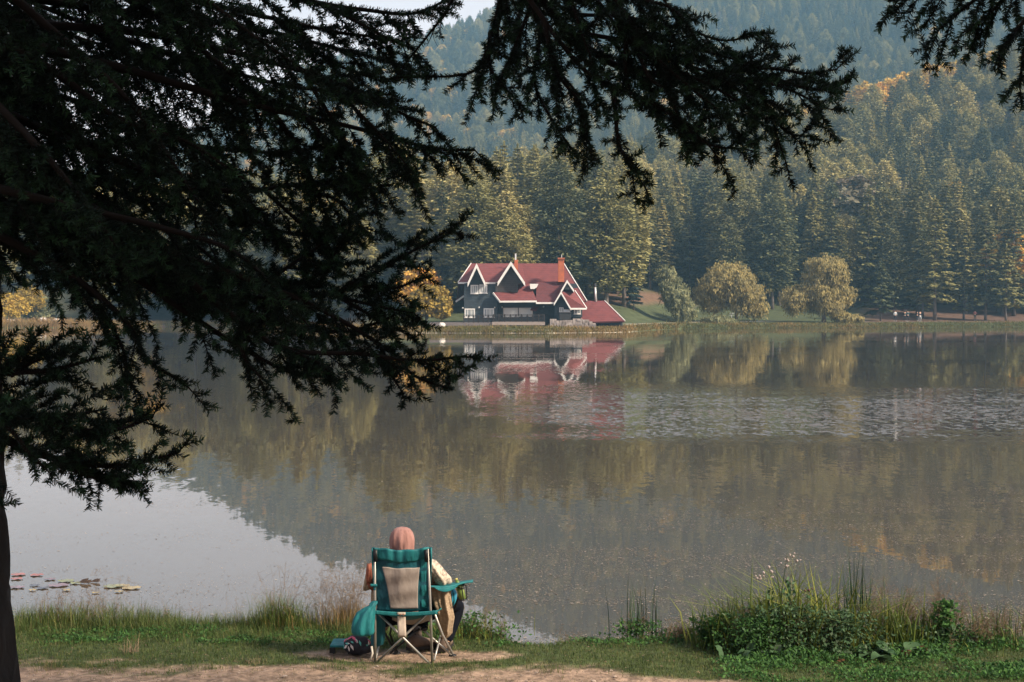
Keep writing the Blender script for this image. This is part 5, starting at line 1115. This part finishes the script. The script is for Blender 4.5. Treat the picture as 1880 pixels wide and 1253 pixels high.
# blanket
M_BLAN = mat('oatmeal_blanket', (.40, .30, .205), .95, col2=(.29, .205, .135), scale=26, stretch=(1, 1, 2.5), bump=.006, bscale=60)
M_BLANP = mat('speckled_blanket', (.50, .43, .34), .95, col2=(.24, .19, .155), scale=38, bump=.006, bscale=60, contrast=(.45, .62))
def drape(name, keys, m_, nf, amp, seed=0):
    rs = []; rd = random.Random(seed); ph = rd.random() * 6
    for i, (cx, cy, rx, ry, D) in enumerate(keys):
        c = P(cx, cy, D); k = D / F
        rs.append([c + Vector((math.cos(a) * rx * k, math.sin(a) * ry * k, 0)) * (1 + amp * math.sin(a * nf + ph + i * .25) + amp * .6 * math.sin(a * (nf * 2 + 1) + i * .4)) + Vector((0, 0, .004 * math.sin(a * 5 + i))) for a in [2 * math.pi * q / 64 for q in range(64)]])
    return MB().loft(rs).build(name, m_, ps, smooth=True)
drape('blanket', [(772, 1026, 12, 14, 11.62), (783, 1030, 16, 20, 11.63), (791, 1040, 18, 24, 11.66), (799, 1052, 20, 26, 11.70), (805, 1060, 22, 28, 11.74), (809, 1068, 20, 28, 11.78), (811, 1074, 14, 20, 11.8)], M_BLANP, 5, .05, 1)
drape('blanket', [(803, 1068, 18, 20, 11.80), (806, 1080, 21, 22, 11.80), (808, 1095, 18, 20, 11.80), (811, 1108, 17, 18, 11.81), (815, 1120, 15, 17, 11.82), (818, 1132, 14.5, 15, 11.84), (818, 1144, 13, 15, 11.87), (817, 1154, 12.5, 14, 11.9), (819, 1163, 10, 12, 11.92), (817, 1170, 6.5, 7, 11.93), (815, 1173, 2.5, 3, 11.93)], M_BLAN, 5, .13, 2)
drape('blanket', [(702, 1030, 14, 14, 11.66), (694, 1044, 17, 18, 11.70), (686, 1056, 15, 20, 11.76), (680, 1068, 11, 20, 11.82), (675, 1080, 8, 15, 11.86), (670, 1084, 3, 6, 11.88)], M_BLAN, 5, .06, 3)
drape('blanket', [(695, 1074, 12, 12, 11.86), (694, 1090, 13, 12, 11.88), (694, 1110, 13, 12, 11.9), (700, 1130, 13, 11, 11.96), (704, 1150, 9, 9, 12.0), (706, 1158, 4, 4, 12.0)], M_BLAN, 5, .06, 4)
drape('sleeve_cuff', [(680, 1036, 6, 8, 11.60), (681, 1045, 9, 11, 11.61), (680.5, 1056, 9.5, 12, 11.63), (679, 1066, 7, 11, 11.65), (677, 1071, 3, 5, 11.66)], M_SHIRT, 4, .05, 5)
drape('blue_sleeve', [(827, 1080, 7, 8, 11.95), (830, 1090, 8.5, 9, 11.95), (831, 1103, 8, 8, 11.96), (829, 1112, 4, 5, 11.97)], mat('blue_cloth', (.03, .16, .32), .8, col2=(.03, .28, .33), scale=14), 5, .08, 6)
# boots
M_BOOT = mat('brown_boot', (.17, .12, .09), .7, col2=(.08, .06, .05), scale=14, bump=.002, bscale=50); M_SOLE = mat('dark_sole', (.02, .018, .017), .8)
def boot(cx, cy, D, dx, dy):
    c = P(cx, cy, D); z0 = bz(c.x, c.y); d = Vector((dx, dy, 0)).normalized(); s_ = Vector((-d.y, d.x, 0)); bo = []; so_ = []
    for (l, w_, h) in ((-.10, .030, .075), (-.09, .040, .10), (-.04, .043, .105), (.02, .044, .085), (.08, .047, .062), (.13, .045, .05), (.165, .034, .038), (.178, .018, .028)):
        bo.append([Vector((c.x, c.y, z0 + .028)) + d * l + s_ * w_ * math.cos(a) + Vector((0, 0, h * max(0, math.sin(a)) ** .7)) for a in [math.pi * 2 * k / 20 for k in range(20)]])
        so_.append([Vector((c.x, c.y, z0 + .004)) + d * l * 1.03 + s_ * w_ * 1.08 * x_ + Vector((0, 0, z_)) for x_, z_ in ((-1, 0), (1, 0), (1, .028), (-1, .028))])
    q = MB().loft(bo).build('boot', M_BOOT, ps, smooth=True); MB().loft(so_).build('sole', M_SOLE, q)
boot(768, 1188, 12.03, .75, .55); boot(816, 1184, 12.08, .2, 1)
MB().tube([P(763, 1150, 12.1), P(765, 1170, 12.06), P(766, 1184, 12.03)], [.05, .046, .046], 14).build('boot_shaft', M_BOOT, ps, smooth=True)
MB().tube([P(823, 1150, 12.12), P(820, 1168, 12.1), P(817, 1182, 12.07)], [.05, .046, .046], 14).build('boot_shaft', M_BOOT, ps, smooth=True)

# ------------------------------------------------------------------ near grass and plants
rg = np.random.default_rng(4242)
def scatter(n, x0, x1, y0, y1): return rg.uniform(x0, x1, n), rg.uniform(y0, y1, n)
def onbank(x, y): return np.stack([x, y, bank_z(x, y) - .004], 1)
x, y = scatter(175000, -5.6, 5.6, 9.9, 13.75)
z = bank_z(x, y); dmk = dirt_mask(x, y); cl = fbm(x, y, .9, 81) * .5 + .5; cl2 = fbm(x, y, 3.0, 82) * .5 + .5
keep = (z > 0.0) & (rg.random(len(x)) > np.clip(dmk * 1.35 - (cl2 > .62) * .5, 0, .985)) ; x, y, dmk, cl, cl2 = x[keep], y[keep], dmk[keep], cl[keep], cl2[keep]
edge = sm(y, 12.15, 13.2) * np.interp(x, [-5, -.9, -.4, 1.0, 1.2, 5], [1, 1, .5, .45, .7, .8])
h = (rg.uniform(.018, .05, len(x)) + edge * rg.uniform(.02, .20, len(x)) * (0.12 + 1.5 * cl ** 1.5)) * (1 - .5 * dmk)
va = .35 + rg.normal(size=len(x)) * .22 + (cl2 - .5) * .5 + dmk * .3 + (rg.random(len(x)) < .06) * .5
tag(blade_obj('grass', onbank(x, y), h, rg.uniform(.002, .0042, len(x)), rg.uniform(.1, .9, len(x)), M_GRASS, rg, va), 'short green grass covering the near bank and fringing the water', 'grass', kind='stuff')
# ground cover leaves
def leaves(n, cen, size, mat_, name, up=.5, parent=None, loc=None):
    nrm = norm(np.array([0, 0, 1.0]) * up + rg.normal(size=(n, 3)) * .6 + np.array([0, -.3, 0])); a_ = norm(np.cross(nrm, rg.normal(size=(n, 3)))); b_ = np.cross(nrm, a_)
    sz = (size * rg.uniform(.6, 1.3, n))[:, None]; V = np.stack([cen - a_ * sz, cen + b_ * sz * .55, cen + a_ * sz * 1.1, cen - b_ * sz * .55], 1).reshape(-1, 3)
    if loc is not None: V = V - np.array(loc)
    return mobj(name, np_mesh(name, V, np.arange(4 * n).reshape(n, 4), mat_, var=np.clip(.45 + rg.normal(size=n) * .28, 0, 1)), parent)
cs = []
for (x0, x1, y0, y1, n, hh) in [(-1.9, -1.0, 12.1, 12.9, 2600, .06), (-4.3, -1.8, 12.2, 13.0, 6500, .07), (1.55, 5.4, 10.6, 12.4, 30000, .10), (.4, 1.6, 12.1, 12.9, 2200, .06), (-.45, .3, 12.1, 12.9, 2200, .07), (-1.0, -.4, 12.2, 13.0, 1500, .05)]:
    x, y = scatter(n, x0, x1, y0, y1); c_ = fbm(x, y, 1.1, 83) * .5 + .5; k = (c_ > rg.uniform(.2, .75, n)) & (np.minimum(x - x0, x1 - x) > rg.uniform(0, .35, n) * (.4 + c_)) & (np.minimum(y - y0, y1 - y) > rg.uniform(0, .16, n)) & (dirt_mask(x, y) < .5) & (bank_z(x, y) > .05); x, y, c_ = x[k], y[k], c_[k]
    cs.append(np.stack([x, y, bank_z(x, y) + rg.uniform(.01, 1, len(x)) * hh * c_], 1))
cs = np.concatenate(cs); tag(leaves(len(cs), cs, .016, M_CLOVER, 'clover'), 'patches of bright green clover and low weeds on the bank', 'ground cover', kind='stuff')
# litter
x, y = scatter(1500, -5, 5, 10.5, 12.4); k = bank_z(x, y) > .1; x, y = x[k], y[k]; c = np.stack([x, y, bank_z(x, y) + .004], 1)
tag(leaves(len(c), c, .011, M_DRY, 'leaf_litter', up=3.0), 'small dry leaves and twigs strewn over the bare soil', 'litter', kind='stuff')
x, y = scatter(1400, -5, 5, 10.5, 12.1); k = dirt_mask(x, y) > .6; x, y = x[k], y[k]; mb = MB()
for i in range(min(700, len(x))): mb.sphere((x[i], y[i], bz(x[i], y[i]) + .001), random.uniform(.003, .008) * (2.2 if i % 23 == 0 else 1), (1.2, 1, .6), 1, i, .2)
o = mb.build('pebbles', mat('pebble', (.40, .32, .26), .9, col2=(.22, .18, .15), scale=15)); tag(o, 'scattered small pebbles on the bare soil path', 'pebbles', kind='stuff')

def plant(name, label, cat, px, D, group=None):
    x = (px - 940) / F * D * 1.0; x = P(px, 1200, D).x; return empty(name, (x, D, bz(x, D) - .01), label, cat, group)
def tuft(e, n, hmin, hmax, rad, mat_, wd=.004, lean=(.1, .6), part='blades', var=.5):
    b_ = np.stack([rg.normal(size=n) * rad, rg.normal(size=n) * rad * .7, np.zeros(n)], 1)
    return blade_obj(part, b_, rg.uniform(hmin, hmax, n), rg.uniform(.6, 1.3, n) * wd, rg.uniform(lean[0], lean[1], n), mat_, rg, var + rg.normal(size=n) * .25, e)
def wisps(e, n, h, spread, mat_, r=.0012, part='stems', heads=True, twig=10):
    """fine branching dry stems"""
    V = []; Fq = []; o = 0; segs = []
    for i in range(n):
        th = rg.uniform(0, 6.28); rr = abs(rg.normal()) * spread * .35; p = np.array([math.cos(th) * rr, math.sin(th) * rr * .7, 0]); H = h * rg.uniform(.55, 1.1)
        d = unit(np.array([math.cos(th) * .25 + rg.normal() * .12, math.sin(th) * .2, 1.0])); q = p
        for k in range(6):
            q2 = q + d * H / 6; segs.append((q, q2, r * (1 - k * .1))); d = unit(d + rg.normal(size=3) * np.array([.12, .12, .04]))
            if k >= 1:
                for _ in range(int(twig * rg.uniform(.2, .5))):
                    t = rg.random(); s0 = q + (q2 - q) * t; dd = unit(d * .7 + rg.normal(size=3) * .7); L = H * .16 * rg.uniform(.4, 1.2); s1 = s0 + dd * L; segs.append((s0, s1, r * .6))
                    if heads:
                        for _ in range(2): segs.append((s1 - dd * L * rg.random() * .5, s1 - dd * L * .3 + rg.normal(size=3) * .018, r * .9))
            q = q2
    A = np.array([s_[0] for s_ in segs]); B = np.array([s_[1] for s_ in segs]); rr = np.array([s_[2] for s_ in segs])[:, None]
    d = norm(B - A); a_ = norm(np.cross(d, [.3, .9, .1])); b_ = np.cross(d, a_); R3 = [a_ * rr, (-a_ * .5 + b_ * .87) * rr, (-a_ * .5 - b_ * .87) * rr]
    V = np.stack([A + R3[0], A + R3[1], A + R3[2], B + R3[0] * .7, B + R3[1] * .7, B + R3[2] * .7], 1).reshape(-1, 3); n_ = len(A); o = (np.arange(n_) * 6)[:, None]
    Fq = np.concatenate([o + np.array([[0, 1, 4, 3]]), o + np.array([[1, 2, 5, 4]]), o + np.array([[2, 0, 3, 5]])])
    return mobj(part, np_mesh(part, V, Fq, mat_, var=np.tile(rg.random(n_), 3)), e)
def leafy(e, n, h, spread, size, mat_, part='leaves'):
    c = np.stack([rg.normal(size=n) * spread, rg.normal(size=n) * spread * .6, np.abs(rg.random(n)) ** .8 * h], 1); c[:, :2] *= (1.15 - .5 * c[:, 2:3] / h)
    return leaves(n, c, size, mat_, part, .6, e)
def rush(e, n, hmin, hmax, spread):
    V = []; 
    b_ = np.stack([rg.normal(size=n) * spread, rg.normal(size=n) * spread * .6, np.zeros(n)], 1)
    return blade_obj('stems', b_, rg.uniform(hmin, hmax, n), np.full(n, .0085), rg.uniform(.02, .22, n), M_RUSH, rg, .5 + rg.normal(size=n) * .3, e)
# left bank
e = plant('grass_tussock', 'wide green tussock on the left bank behind the dirt path', 'grass tussock', 180, 13.0); tuft(e, 900, .12, .32, .22, M_GRASS, lean=(.1, .8)); wisps(e, 10, .42, .3, M_DRY, .0010)
e = plant('grass_tussock', 'brownish grass tussock near the tree trunk on the far left bank', 'grass tussock', 120, 13.1); tuft(e, 500, .08, .26, .16, M_SEDGE, lean=(.1, .8), var=.5); wisps(e, 16, .34, .28, M_DRY, .0012)
e = plant('dry_weed', 'thin brown seeding weed rising above the left tussock', 'weed', 196, 13.2); wisps(e, 14, .50, .22, M_DRY, .0012)
e = plant('grass_tussock', 'ragged olive grass clump with stiff brown stalks between the path and lake', 'grass tussock', 515, 13.0); tuft(e, 700, .15, .42, .12, M_SEDGE, lean=(.05, .9), var=.25); wisps(e, 26, .56, .2, M_DRY, .0018, heads=False, twig=7); tuft(e, 120, .12, .3, .14, M_REED, lean=(.3, 1), part='dry_blades', var=.9)
for i, (px, D, h) in enumerate([(300, 13.25, .22), (360, 13.3, .2), (420, 13.3, .22), (250, 13.2, .26), (70, 13.2, .3), (470, 13.2, .2)]):
    e = plant('grass_tussock', ['low even grass clump right of the wide left tussock', 'low grass clump in the middle of the left bank', 'low grass clump just left of the ragged olive clump', 'soft grass clump touching the wide left tussock', 'grass clump next to the tree trunk at the far left', 'small clump in the shade of the ragged olive clump'][i], 'grass tussock', px, D)
    tuft(e, 420, .08, h, .16, M_GRASS, lean=(.1, .8)); wisps(e, 5, h * 1.4, .3, M_DRY, .0008)
e = plant('dry_weed', 'airy reddish brown seeding weed just left of the chair', 'weed', 632, 13.0); wisps(e, 40, .60, .26, M_DRY, .0011, twig=16); tuft(e, 320, .15, .40, .12, M_REED, lean=(.05, .5), part='blades', var=.7)
e = plant('dry_weed', 'pale dry grass between the airy weed and the olive clump', 'weed', 585, 13.15); wisps(e, 16, .40, .25, M_DRY, .0009); tuft(e, 160, .1, .3, .14, M_SEDGE, lean=(.05, .5), var=.6)
e = plant('straw_tuft', 'pale straw tuft on the edge of the dirt at far left', 'grass tuft', 238, 11.95); tuft(e, 46, .06, .20, .05, M_DRY, .004, (.2, 1.1), var=1.0)
e = plant('dark_tuft', 'small dull tuft alone on the dirt at far left', 'grass tuft', 92, 11.25); tuft(e, 110, .03, .12, .06, M_GRASS, .003, (.2, 1.0), var=.8)
e = plant('dark_tuft', 'small dull tuft on the dirt below the straw tuft', 'grass tuft', 182, 11.3); tuft(e, 110, .03, .10, .07, M_GRASS, .003, (.2, 1.0), var=.6)
for i, (px, D, lb) in enumerate([(388, 11.2, 'small dark weed on the dirt below the middle of the grass edge'), (455, 11.45, 'thin straw coloured tuft at the grass edge left of the stool'), (600, 11.3, 'scrappy grass tuft on the dirt below the stool'), (735, 11.05, 'flat grass tuft on the dirt under the chair'), (850, 11.35, 'flat grass tuft on the dirt just right of the chair legs'), (1010, 11.15, 'low tuft on the dirt right of the chair')]):
    e = plant('grass_tuft', lb, 'grass tuft', px, D); tuft(e, 90, .02, .09, .07, M_GRASS if i != 1 else M_DRY, .003, (.2, 1.1), var=.6)
# right of the chair
e = plant('bank_weed', 'russet and green weeds on the bank just right of the chair', 'weed', 868, 12.6); leafy(e, 420, .24, .16, .018, M_CLOVER); wisps(e, 18, .36, .26, M_DRY, .0011); tuft(e, 260, .1, .32, .16, M_SEDGE, lean=(.1, .9), var=.8)
e = plant('bank_weed', 'low weeds with thin dry stalks at the open water right of the chair', 'weed', 925, 12.5); leafy(e, 160, .12, .16, .016, M_CLOVER); wisps(e, 10, .28, .22, M_DRY, .0008)
e = plant('bank_weed', 'small yellow tipped weeds at the waterline before the rushes', 'weed', 1040, 12.7); tuft(e, 120, .06, .2, .14, M_SEDGE, lean=(.1, .6), var=.7); wisps(e, 8, .24, .2, M_DRY, .0009)
e = plant('dock_plant', 'short upright dock leaves left of the small rush clump', 'dock plant', 1085, 12.55)
def dock(e, n, L0, L1, mat_, spread=.1, up=.7, part='leaf', wid=.16):
    for i in range(n):
        th = rg.uniform(0, 6.28); L = rg.uniform(L0, L1); d = unit(np.array([math.cos(th) * .8, math.sin(th) * .5 - .1, up * rg.uniform(.5, 1.4)])); s_ = unit(np.cross(d, [0, 0, 1.0])); up_ = np.cross(s_, d)
        b0 = np.array([rg.normal() * spread, rg.normal() * spread * .5, .01]); V = []; m_ = 8
        for k in range(m_ + 1):
            t = k / m_; c = b0 + d * L * t + np.array([0, 0, -1]) * L * .55 * t ** 2.2; w_ = L * wid * (math.sin(math.pi * min(1, t * .9 + .08)) ** .8) + .002; wv = .006 * math.sin(t * 20 + i)
            V += [c - s_ * w_ + up_ * (w_ * .35 + wv), c - up_ * .0, c + s_ * w_ + up_ * (w_ * .35 - wv)]
        Fq = [(3 * k + a, 3 * k + a + 1, 3 * k + a + 4, 3 * k + a + 3) for k in range(m_) for a in (0, 1)]
        mobj(part, np_mesh(part, V, Fq, mat_, var=np.full(len(Fq), rg.random()), smooth=True), e)
dock(e, 9, .10, .2, M_DOCK, .06, 1.2)
e = plant('rush_clump', 'small clump of tall thin rushes left of the big weed thicket', 'rushes', 1172, 12.6); rush(e, 30, .25, .68, .085); leafy(e, 520, .2, .15, .017, M_CLOVER); wisps(e, 10, .32, .25, M_DRY, .0009)
e = plant('bank_weed', 'russet low weeds between the small rush clump and the thicket', 'weed', 1260, 12.5); wisps(e, 26, .18, .26, M_DRY, .0012, twig=14); leafy(e, 260, .11, .16, .014, M_CLOVER); tuft(e, 260, .05, .18, .17, M_REED, lean=(.1, 1), var=.6)
# the thicket on the right
e = plant('fern_weed', 'feathery green weed leaning out at the left end of the thicket', 'weed', 1330, 12.1)
def frond_plant(e, stems, H, mat_, leanx):
    V = []; 
    for i in range(stems):
        th = rg.uniform(0, 6.28); d = unit(np.array([leanx + rg.normal() * .35, rg.normal() * .3, 1.0])); L = H * rg.uniform(.6, 1.1); p0 = np.array([rg.normal() * .05, rg.normal() * .04, 0])
        for k in range(26):
            t = k / 26; c = p0 + d * L * t + np.array([leanx * .25, 0, -.12]) * L * t * t
            for sg in (-1, 1):
                s_ = unit(np.cross(d, rg.normal(size=3))) ; w_ = L * .22 * (1 - t) + .02
                V.append((c + s_ * w_ * .5, s_ * w_ * .5, unit(np.cross(s_, rg.normal(size=3))) * .009))
    c = np.array([v[0] for v in V]); a_ = np.array([v[1] for v in V]); b_ = np.array([v[2] for v in V]); q = quads(c, a_, b_, np.clip(rg.normal(size=len(c)) * .25 + .4, 0, 1))
    mobj('fronds', np_mesh('fronds', q[0], q[1], mat_, var=q[2]), e)
frond_plant(e, 20, .36, M_CLOVER, -.45)
e = plant('thistle', 'tall thistle with pale fluffy seed heads in the middle of the thicket', 'thistle', 1455, 12.0)
el = Vector(e.location); topz = P(1455, 1035, 12).z
M_SEED = mat('fluffy_seed', (.33, .27, .25), .95); M_BUD = mat('brown_bud', (.10, .05, .05), .9)
for (pb_, tops) in (((1450, 1190), [(1452, 1060), (1447, 1030), (1456, 1022), (1463, 1030), (1444, 1040)]), ((1432, 1190), [(1410, 1060), (1402, 1052), (1412, 1042), (1395, 1058), (1390, 1062), (1417, 1050)]), ((1470, 1190), [(1484, 1100), (1485, 1084)])):
    m1 = MB(); m2 = MB(); j = tops[0]; m1.tube([P(pb_[0], pb_[1], 12), P((pb_[0] + j[0]) / 2 + 4, (pb_[1] + j[1]) / 2, 12), P(j[0], j[1], 12)], [.006, .005, .003], 6)
    for tq in tops[1:]:
        m1.tube([P(j[0], j[1] + 4, 12), P(*tq, 12)], .0018, 5); m2.sphere(P(*tq, 12), .011, (1, 1, 1.1), 2, int(tq[0]), .3)
        for k in range(2): a = rg.normal(size=2) * 5; m1.tube([P(*tq, 12), P(tq[0] + a[0], tq[1] + a[1], 12)], .0012, 4); m2.sphere(P(tq[0] + a[0], tq[1] + a[1], 12), .008, (1, 1, 1.2), 1, k, .3)
    m1.build('stem', mat('thistle_stem', (.16, .17, .08), .8), e, smooth=True); m2.build('seed_head', M_SEED if pb_[0] != 1470 else M_BUD, e, smooth=True)
c = []
for (xa, ya, xb, yb, n) in ((1450, 1180, 1452, 1062, 90), (1432, 1180, 1412, 1078, 80), (1470, 1180, 1484, 1095, 50)):
    for k in range(n): t = rg.random(); q = P(xa + (xb - xa) * t + rg.normal() * (10 - 5 * t), ya + (yb - ya) * t, 12 + rg.normal() * .05) - el; c.append(list(q))
leaves(len(c), np.array(c), .026, M_DOCK, 'leaves', .4, e)
def sedge(label, px, D, n, h0, h1, rad, lean, mat_=None, wd=.009, var=.5): e = plant('sedge_clump', label, 'sedge', px, D); tuft(e, n, h0, h1, rad, mat_ or M_SEDGE, wd, lean, var=var); return e
sedge('yellow green sedge around the foot of the tall thistle', 1425, 12.05, 240, .2, .92, .17, (.0, 1.3), wd=.015, var=.5)
sedge('olive sedge behind the feathery weed at the left of the thicket', 1372, 12.15, 240, .15, .72, .16, (.05, 1.0), wd=.009, var=.2)
sedge('arching yellow sedge with long bent blades right of the thistle', 1505, 12.1, 170, .2, .90, .18, (.2, 1.5), wd=.016, var=.65)
sedge('yellow sedge blades beside the dark tall rushes', 1560, 12.1, 150, .2, .66, .15, (.2, 1.3), wd=.012, var=.7)
sedge('pale green sedge mixed with dry blades at the left end of the thicket', 1330, 12.2, 200, .15, .50, .15, (.05, 1.1), wd=.012, var=.4)
sedge('green sedge patch between the dock leaves and the airy brown weed', 1645, 12.25, 240, .15, .60, .16, (.05, 1.2), wd=.012, var=.35)
sedge('thin sedge at the right edge in front of the lake', 1800, 12.4, 240, .12, .40, .3, (.05, 1.0), wd=.008, var=.3)
e = plant('dry_weed', 'brown matted dry weed at the left side of the thicket', 'weed', 1365, 12.1); wisps(e, 36, .36, .2, M_DRY, .0012, twig=16)
e = plant('rush_clump', 'tallest group of dark rushes in the right thicket', 'rushes', 1557, 12.15); rush(e, 30, .55, 1.02, .05)
e = plant('rush_clump', 'spreading rushes leaning right beside the tallest group', 'rushes', 1590, 12.2); rush(e, 28, .45, .92, .08); wisps(e, 16, .55, .2, M_DRY, .0010)
e = plant('dry_weed', 'tangle of dark dead stalks inside the thicket behind the leafy weeds', 'weed', 1480, 12.0); wisps(e, 40, .46, .5, M_DRY, .0022, heads=False, twig=9, part='stalks')
e = plant('nettle_clump', 'dark leafy weeds filling the bottom of the thicket', 'weed', 1440, 11.9); leafy(e, 2300, .42, .24, .017, M_DOCK)
e = plant('nettle_clump', 'dark green leafy weeds under the thistle toward the grass', 'weed', 1390, 11.8); leafy(e, 1700, .34, .17, .015, M_CLOVER)
e = plant('nettle_clump', 'dark leafy weeds at the foot of the tall rushes', 'weed', 1540, 11.9); leafy(e, 1700, .36, .18, .017, M_DOCK)
e = plant('dock_plant', 'large drooping dock leaves among the dark weeds', 'dock plant', 1400, 11.72); dock(e, 12, .16, .30, M_DOCK, .16, 1.3, wid=.12)
e = plant('dock_plant', 'broad green dock leaves right of the tall rushes', 'dock plant', 1600, 11.72); dock(e, 16, .16, .30, M_DOCK, .15, 1.0, wid=.25)
e = plant('dock_plant', 'spreading dock leaves partly rust coloured at right', 'dock plant', 1668, 11.75); dock(e, 12, .16, .30, M_DOCK, .14, .8, wid=.26); dock(e, 3, .14, .2, M_RUSTL, .08, 1.6, 'rusty_leaf', .22)
e = plant('dock_plant', 'two rusty leaves lying at the edge of the grass below the thicket', 'dock plant', 1520, 11.5); dock(e, 2, .08, .13, M_RUSTL, .08, .5, 'rusty_leaf', .2)
e = plant('dry_weed', 'wide airy brown seeding weed at the right of the thicket', 'weed', 1700, 12.5); wisps(e, 60, .50, .55, M_DRY, .0011, twig=18)
e = plant('nettle_clump', 'green upright nettle right of the rusty dock leaves', 'weed', 1735, 12.2); leafy(e, 520, .40, .06, .024, M_CLOVER); leafy(e, 500, .2, .22, .02, M_DOCK, 'low_leaves')
e = plant('rush_clump', 'short rushes at the right edge of the picture', 'rushes', 1830, 12.3); rush(e, 26, .15, .42, .10); wisps(e, 30, .32, .5, M_DRY, .0012, twig=14)
e = plant('dry_weed', 'reddish dry weed in front of the right edge rushes', 'weed', 1790, 12.2); wisps(e, 34, .26, .5, M_DRY, .0012, twig=14); leafy(e, 400, .14, .2, .018, M_CLOVER)
e = plant('dry_weed', 'thin purple brown weed behind the tall rushes', 'weed', 1625, 12.5); wisps(e, 40, .46, .4, M_DRY, .0009, twig=16)

# ------------------------------------------------------------------ floating weed and lily pads
M_WEED = leafmat('floating_weed', [(.11, .085, .062), (.21, .165, .125), (.42, .34, .26)], 0, 0.0)
n = 420000; D = 13.5 + rg.random(n) ** 1.5 * 26; x = rg.uniform(-.40, .40, n) * D
c_ = fbm(x * .35, D, .35, 95, 5) * .5 + .5; pxl = 940 + F * x / D
dens = np.interp(D, [13.5, 17, 22, 27, 40], [.75, .8, .75, .45, .0]) * np.interp(pxl, [0, 500, 900, 1400, 1880], [.16, .22, .7, .9, 1.0]) * np.clip((c_ - .30) * 2.8, .10, 1.3)
k = rg.random(n) < dens; x, D = x[k], D[k]; n = len(x); th = rg.uniform(0, 3.14, n); sz = rg.uniform(.004, .010, n) * rg.choice([1, 1, 1, 1, 1, 1, 1, 1.8], n)
a_ = np.stack([np.cos(th), np.sin(th) * .8, rg.normal(size=n) * .05], 1) * sz[:, None]; b_ = np.stack([-np.sin(th), np.cos(th), np.zeros(n)], 1) * (sz * rg.uniform(.2, .6, n))[:, None]
q = quads(np.stack([x, D, np.full(n, .006)], 1), a_, b_, np.clip(rg.random(n) ** 1.6, 0, 1))
tag(mobj('floating_weed', np_mesh('floating_weed', q[0], q[1], M_WEED, var=q[2])), 'brown specks of weed and leaves floating on the lake', 'floating weed', kind='stuff')
PADC = {'red': (.30, .13, .12), 'green': (.20, .22, .13), 'yellow': (.33, .27, .15), 'dark': (.10, .11, .14), 'purple': (.20, .15, .18)}
PM = {k: mat('lily_' + k, v, .35, col2=tuple(.7 * c for c in v), scale=6) for k, v in PADC.items()}
pads = [(30, 1058, 13, 'red', 'reddish lily pad nearest the tree trunk'), (64, 1059, 12, 'red', 'reddish lily pad second from the trunk'), (27, 1066, 11, 'red', 'small red lily pad below the one nearest the trunk'), (28, 1082, 13, 'purple', 'purplish lily pad at the lower left of the group'), (88, 1067, 10, 'purple', 'purple grey lily pad at the back of the group'), (104, 1078, 18, 'purple', 'wide purplish lily pad in the middle'), (74, 1083, 11, 'dark', 'dark lily pad in front of the wide purplish one'), (60, 1078, 9, 'dark', 'small dark lily pad between red and purple pads'), (118, 1070, 15, 'green', 'dull green lily pad behind the curled leaf'), (136, 1074, 11, 'green', 'green lily pad beside the curled leaf'), (205, 1080, 18, 'green', 'broad green lily pad right of the curled leaves'), (238, 1083, 17, 'yellow', 'yellow lily pad at the right end of the group'), (222, 1079, 13, 'yellow', 'small yellow lily pad between green and yellow ones'), (215, 1090, 8, 'yellow', 'tiny orange lily pad below the yellow ones'), (118, 1087, 8, 'yellow', 'tiny tan lily pad below the wide purplish one'), (56, 1087, 7, 'yellow', 'tiny tan lily pad near the trunk'), (172, 1092, 7, 'yellow', 'lone tan lily pad nearest the grass')]
for px, py, rp, kd, lb in pads:
    D = CAMZ / ((py - 565) / F) ; x = (px - 940) / F * D; r_ = rp * D / F; mb = MB(); ct = mb.bm.verts.new((x, D, .012)); ry_ = r_ * .9; a0 = rnd.random() * 6; vs = []
    for i in range(27): a = a0 + .12 + i / 26 * (6.283 - .24); rr = 1 + .03 * math.sin(i * 2.1); vs.append(mb.bm.verts.new((x + math.cos(a) * r_ * rr, D + math.sin(a) * ry_ * rr, .012 + .004 * math.sin(i * 1.3))))
    for a, b_ in zip(vs, vs[1:]): mb.bm.faces.new((ct, a, b_))
    o = mb.build('lily_pad', PM[kd]); tag(o, lb, 'lily pad', 'lily pads on the lake left of the grass')
for px, py, s_, lb in ((147, 1074, 1.0, 'dark curled dead leaf floating left among the lily pads'), (168, 1072, .7, 'dark curled dead leaf floating at the right of the bigger one')):
    D = CAMZ / ((py - 565) / F); x = (px - 940) / F * D; mb = MB(); L = .06 * s_
    for k, (dx, h, t_) in enumerate([(-L, .012, .02), (0, .045 * s_, .03), (L * .6, .03, .025)]):
        mb.prism([(x + dx - .045 * s_, D, .008), (x + dx + .05 * s_, D - .02, .010), (x + dx + .06 * s_, D, h + .01), (x + dx, D + .01, h)], (.01, t_, .004))
    tag(mb.build('curled_leaf', mat('dead_leaf', (.05, .035, .03), .8)), lb, 'leaf')

# ------------------------------------------------------------------ haze
hm = bpy.data.materials.new('haze_air'); hm.use_nodes = True; nt = hm.node_tree; nt.nodes.remove(nt.nodes['Principled BSDF'])
pv = nt.nodes.new('ShaderNodeVolumePrincipled'); pv.inputs['Color'].default_value = (0.36, 0.68, 0.94, 1); pv.inputs['Density'].default_value = 0.00032; pv.inputs['Anisotropy'].default_value = 0.1
nt.links.new(pv.outputs[0], nt.nodes['Material Output'].inputs['Volume'])
hb = MB().box((-1700, -120, -9), (1700, 1800, 400)).build('haze', hm); tag(hb, 'pale blue haze between the lake and the mountain', 'haze', kind='stuff')
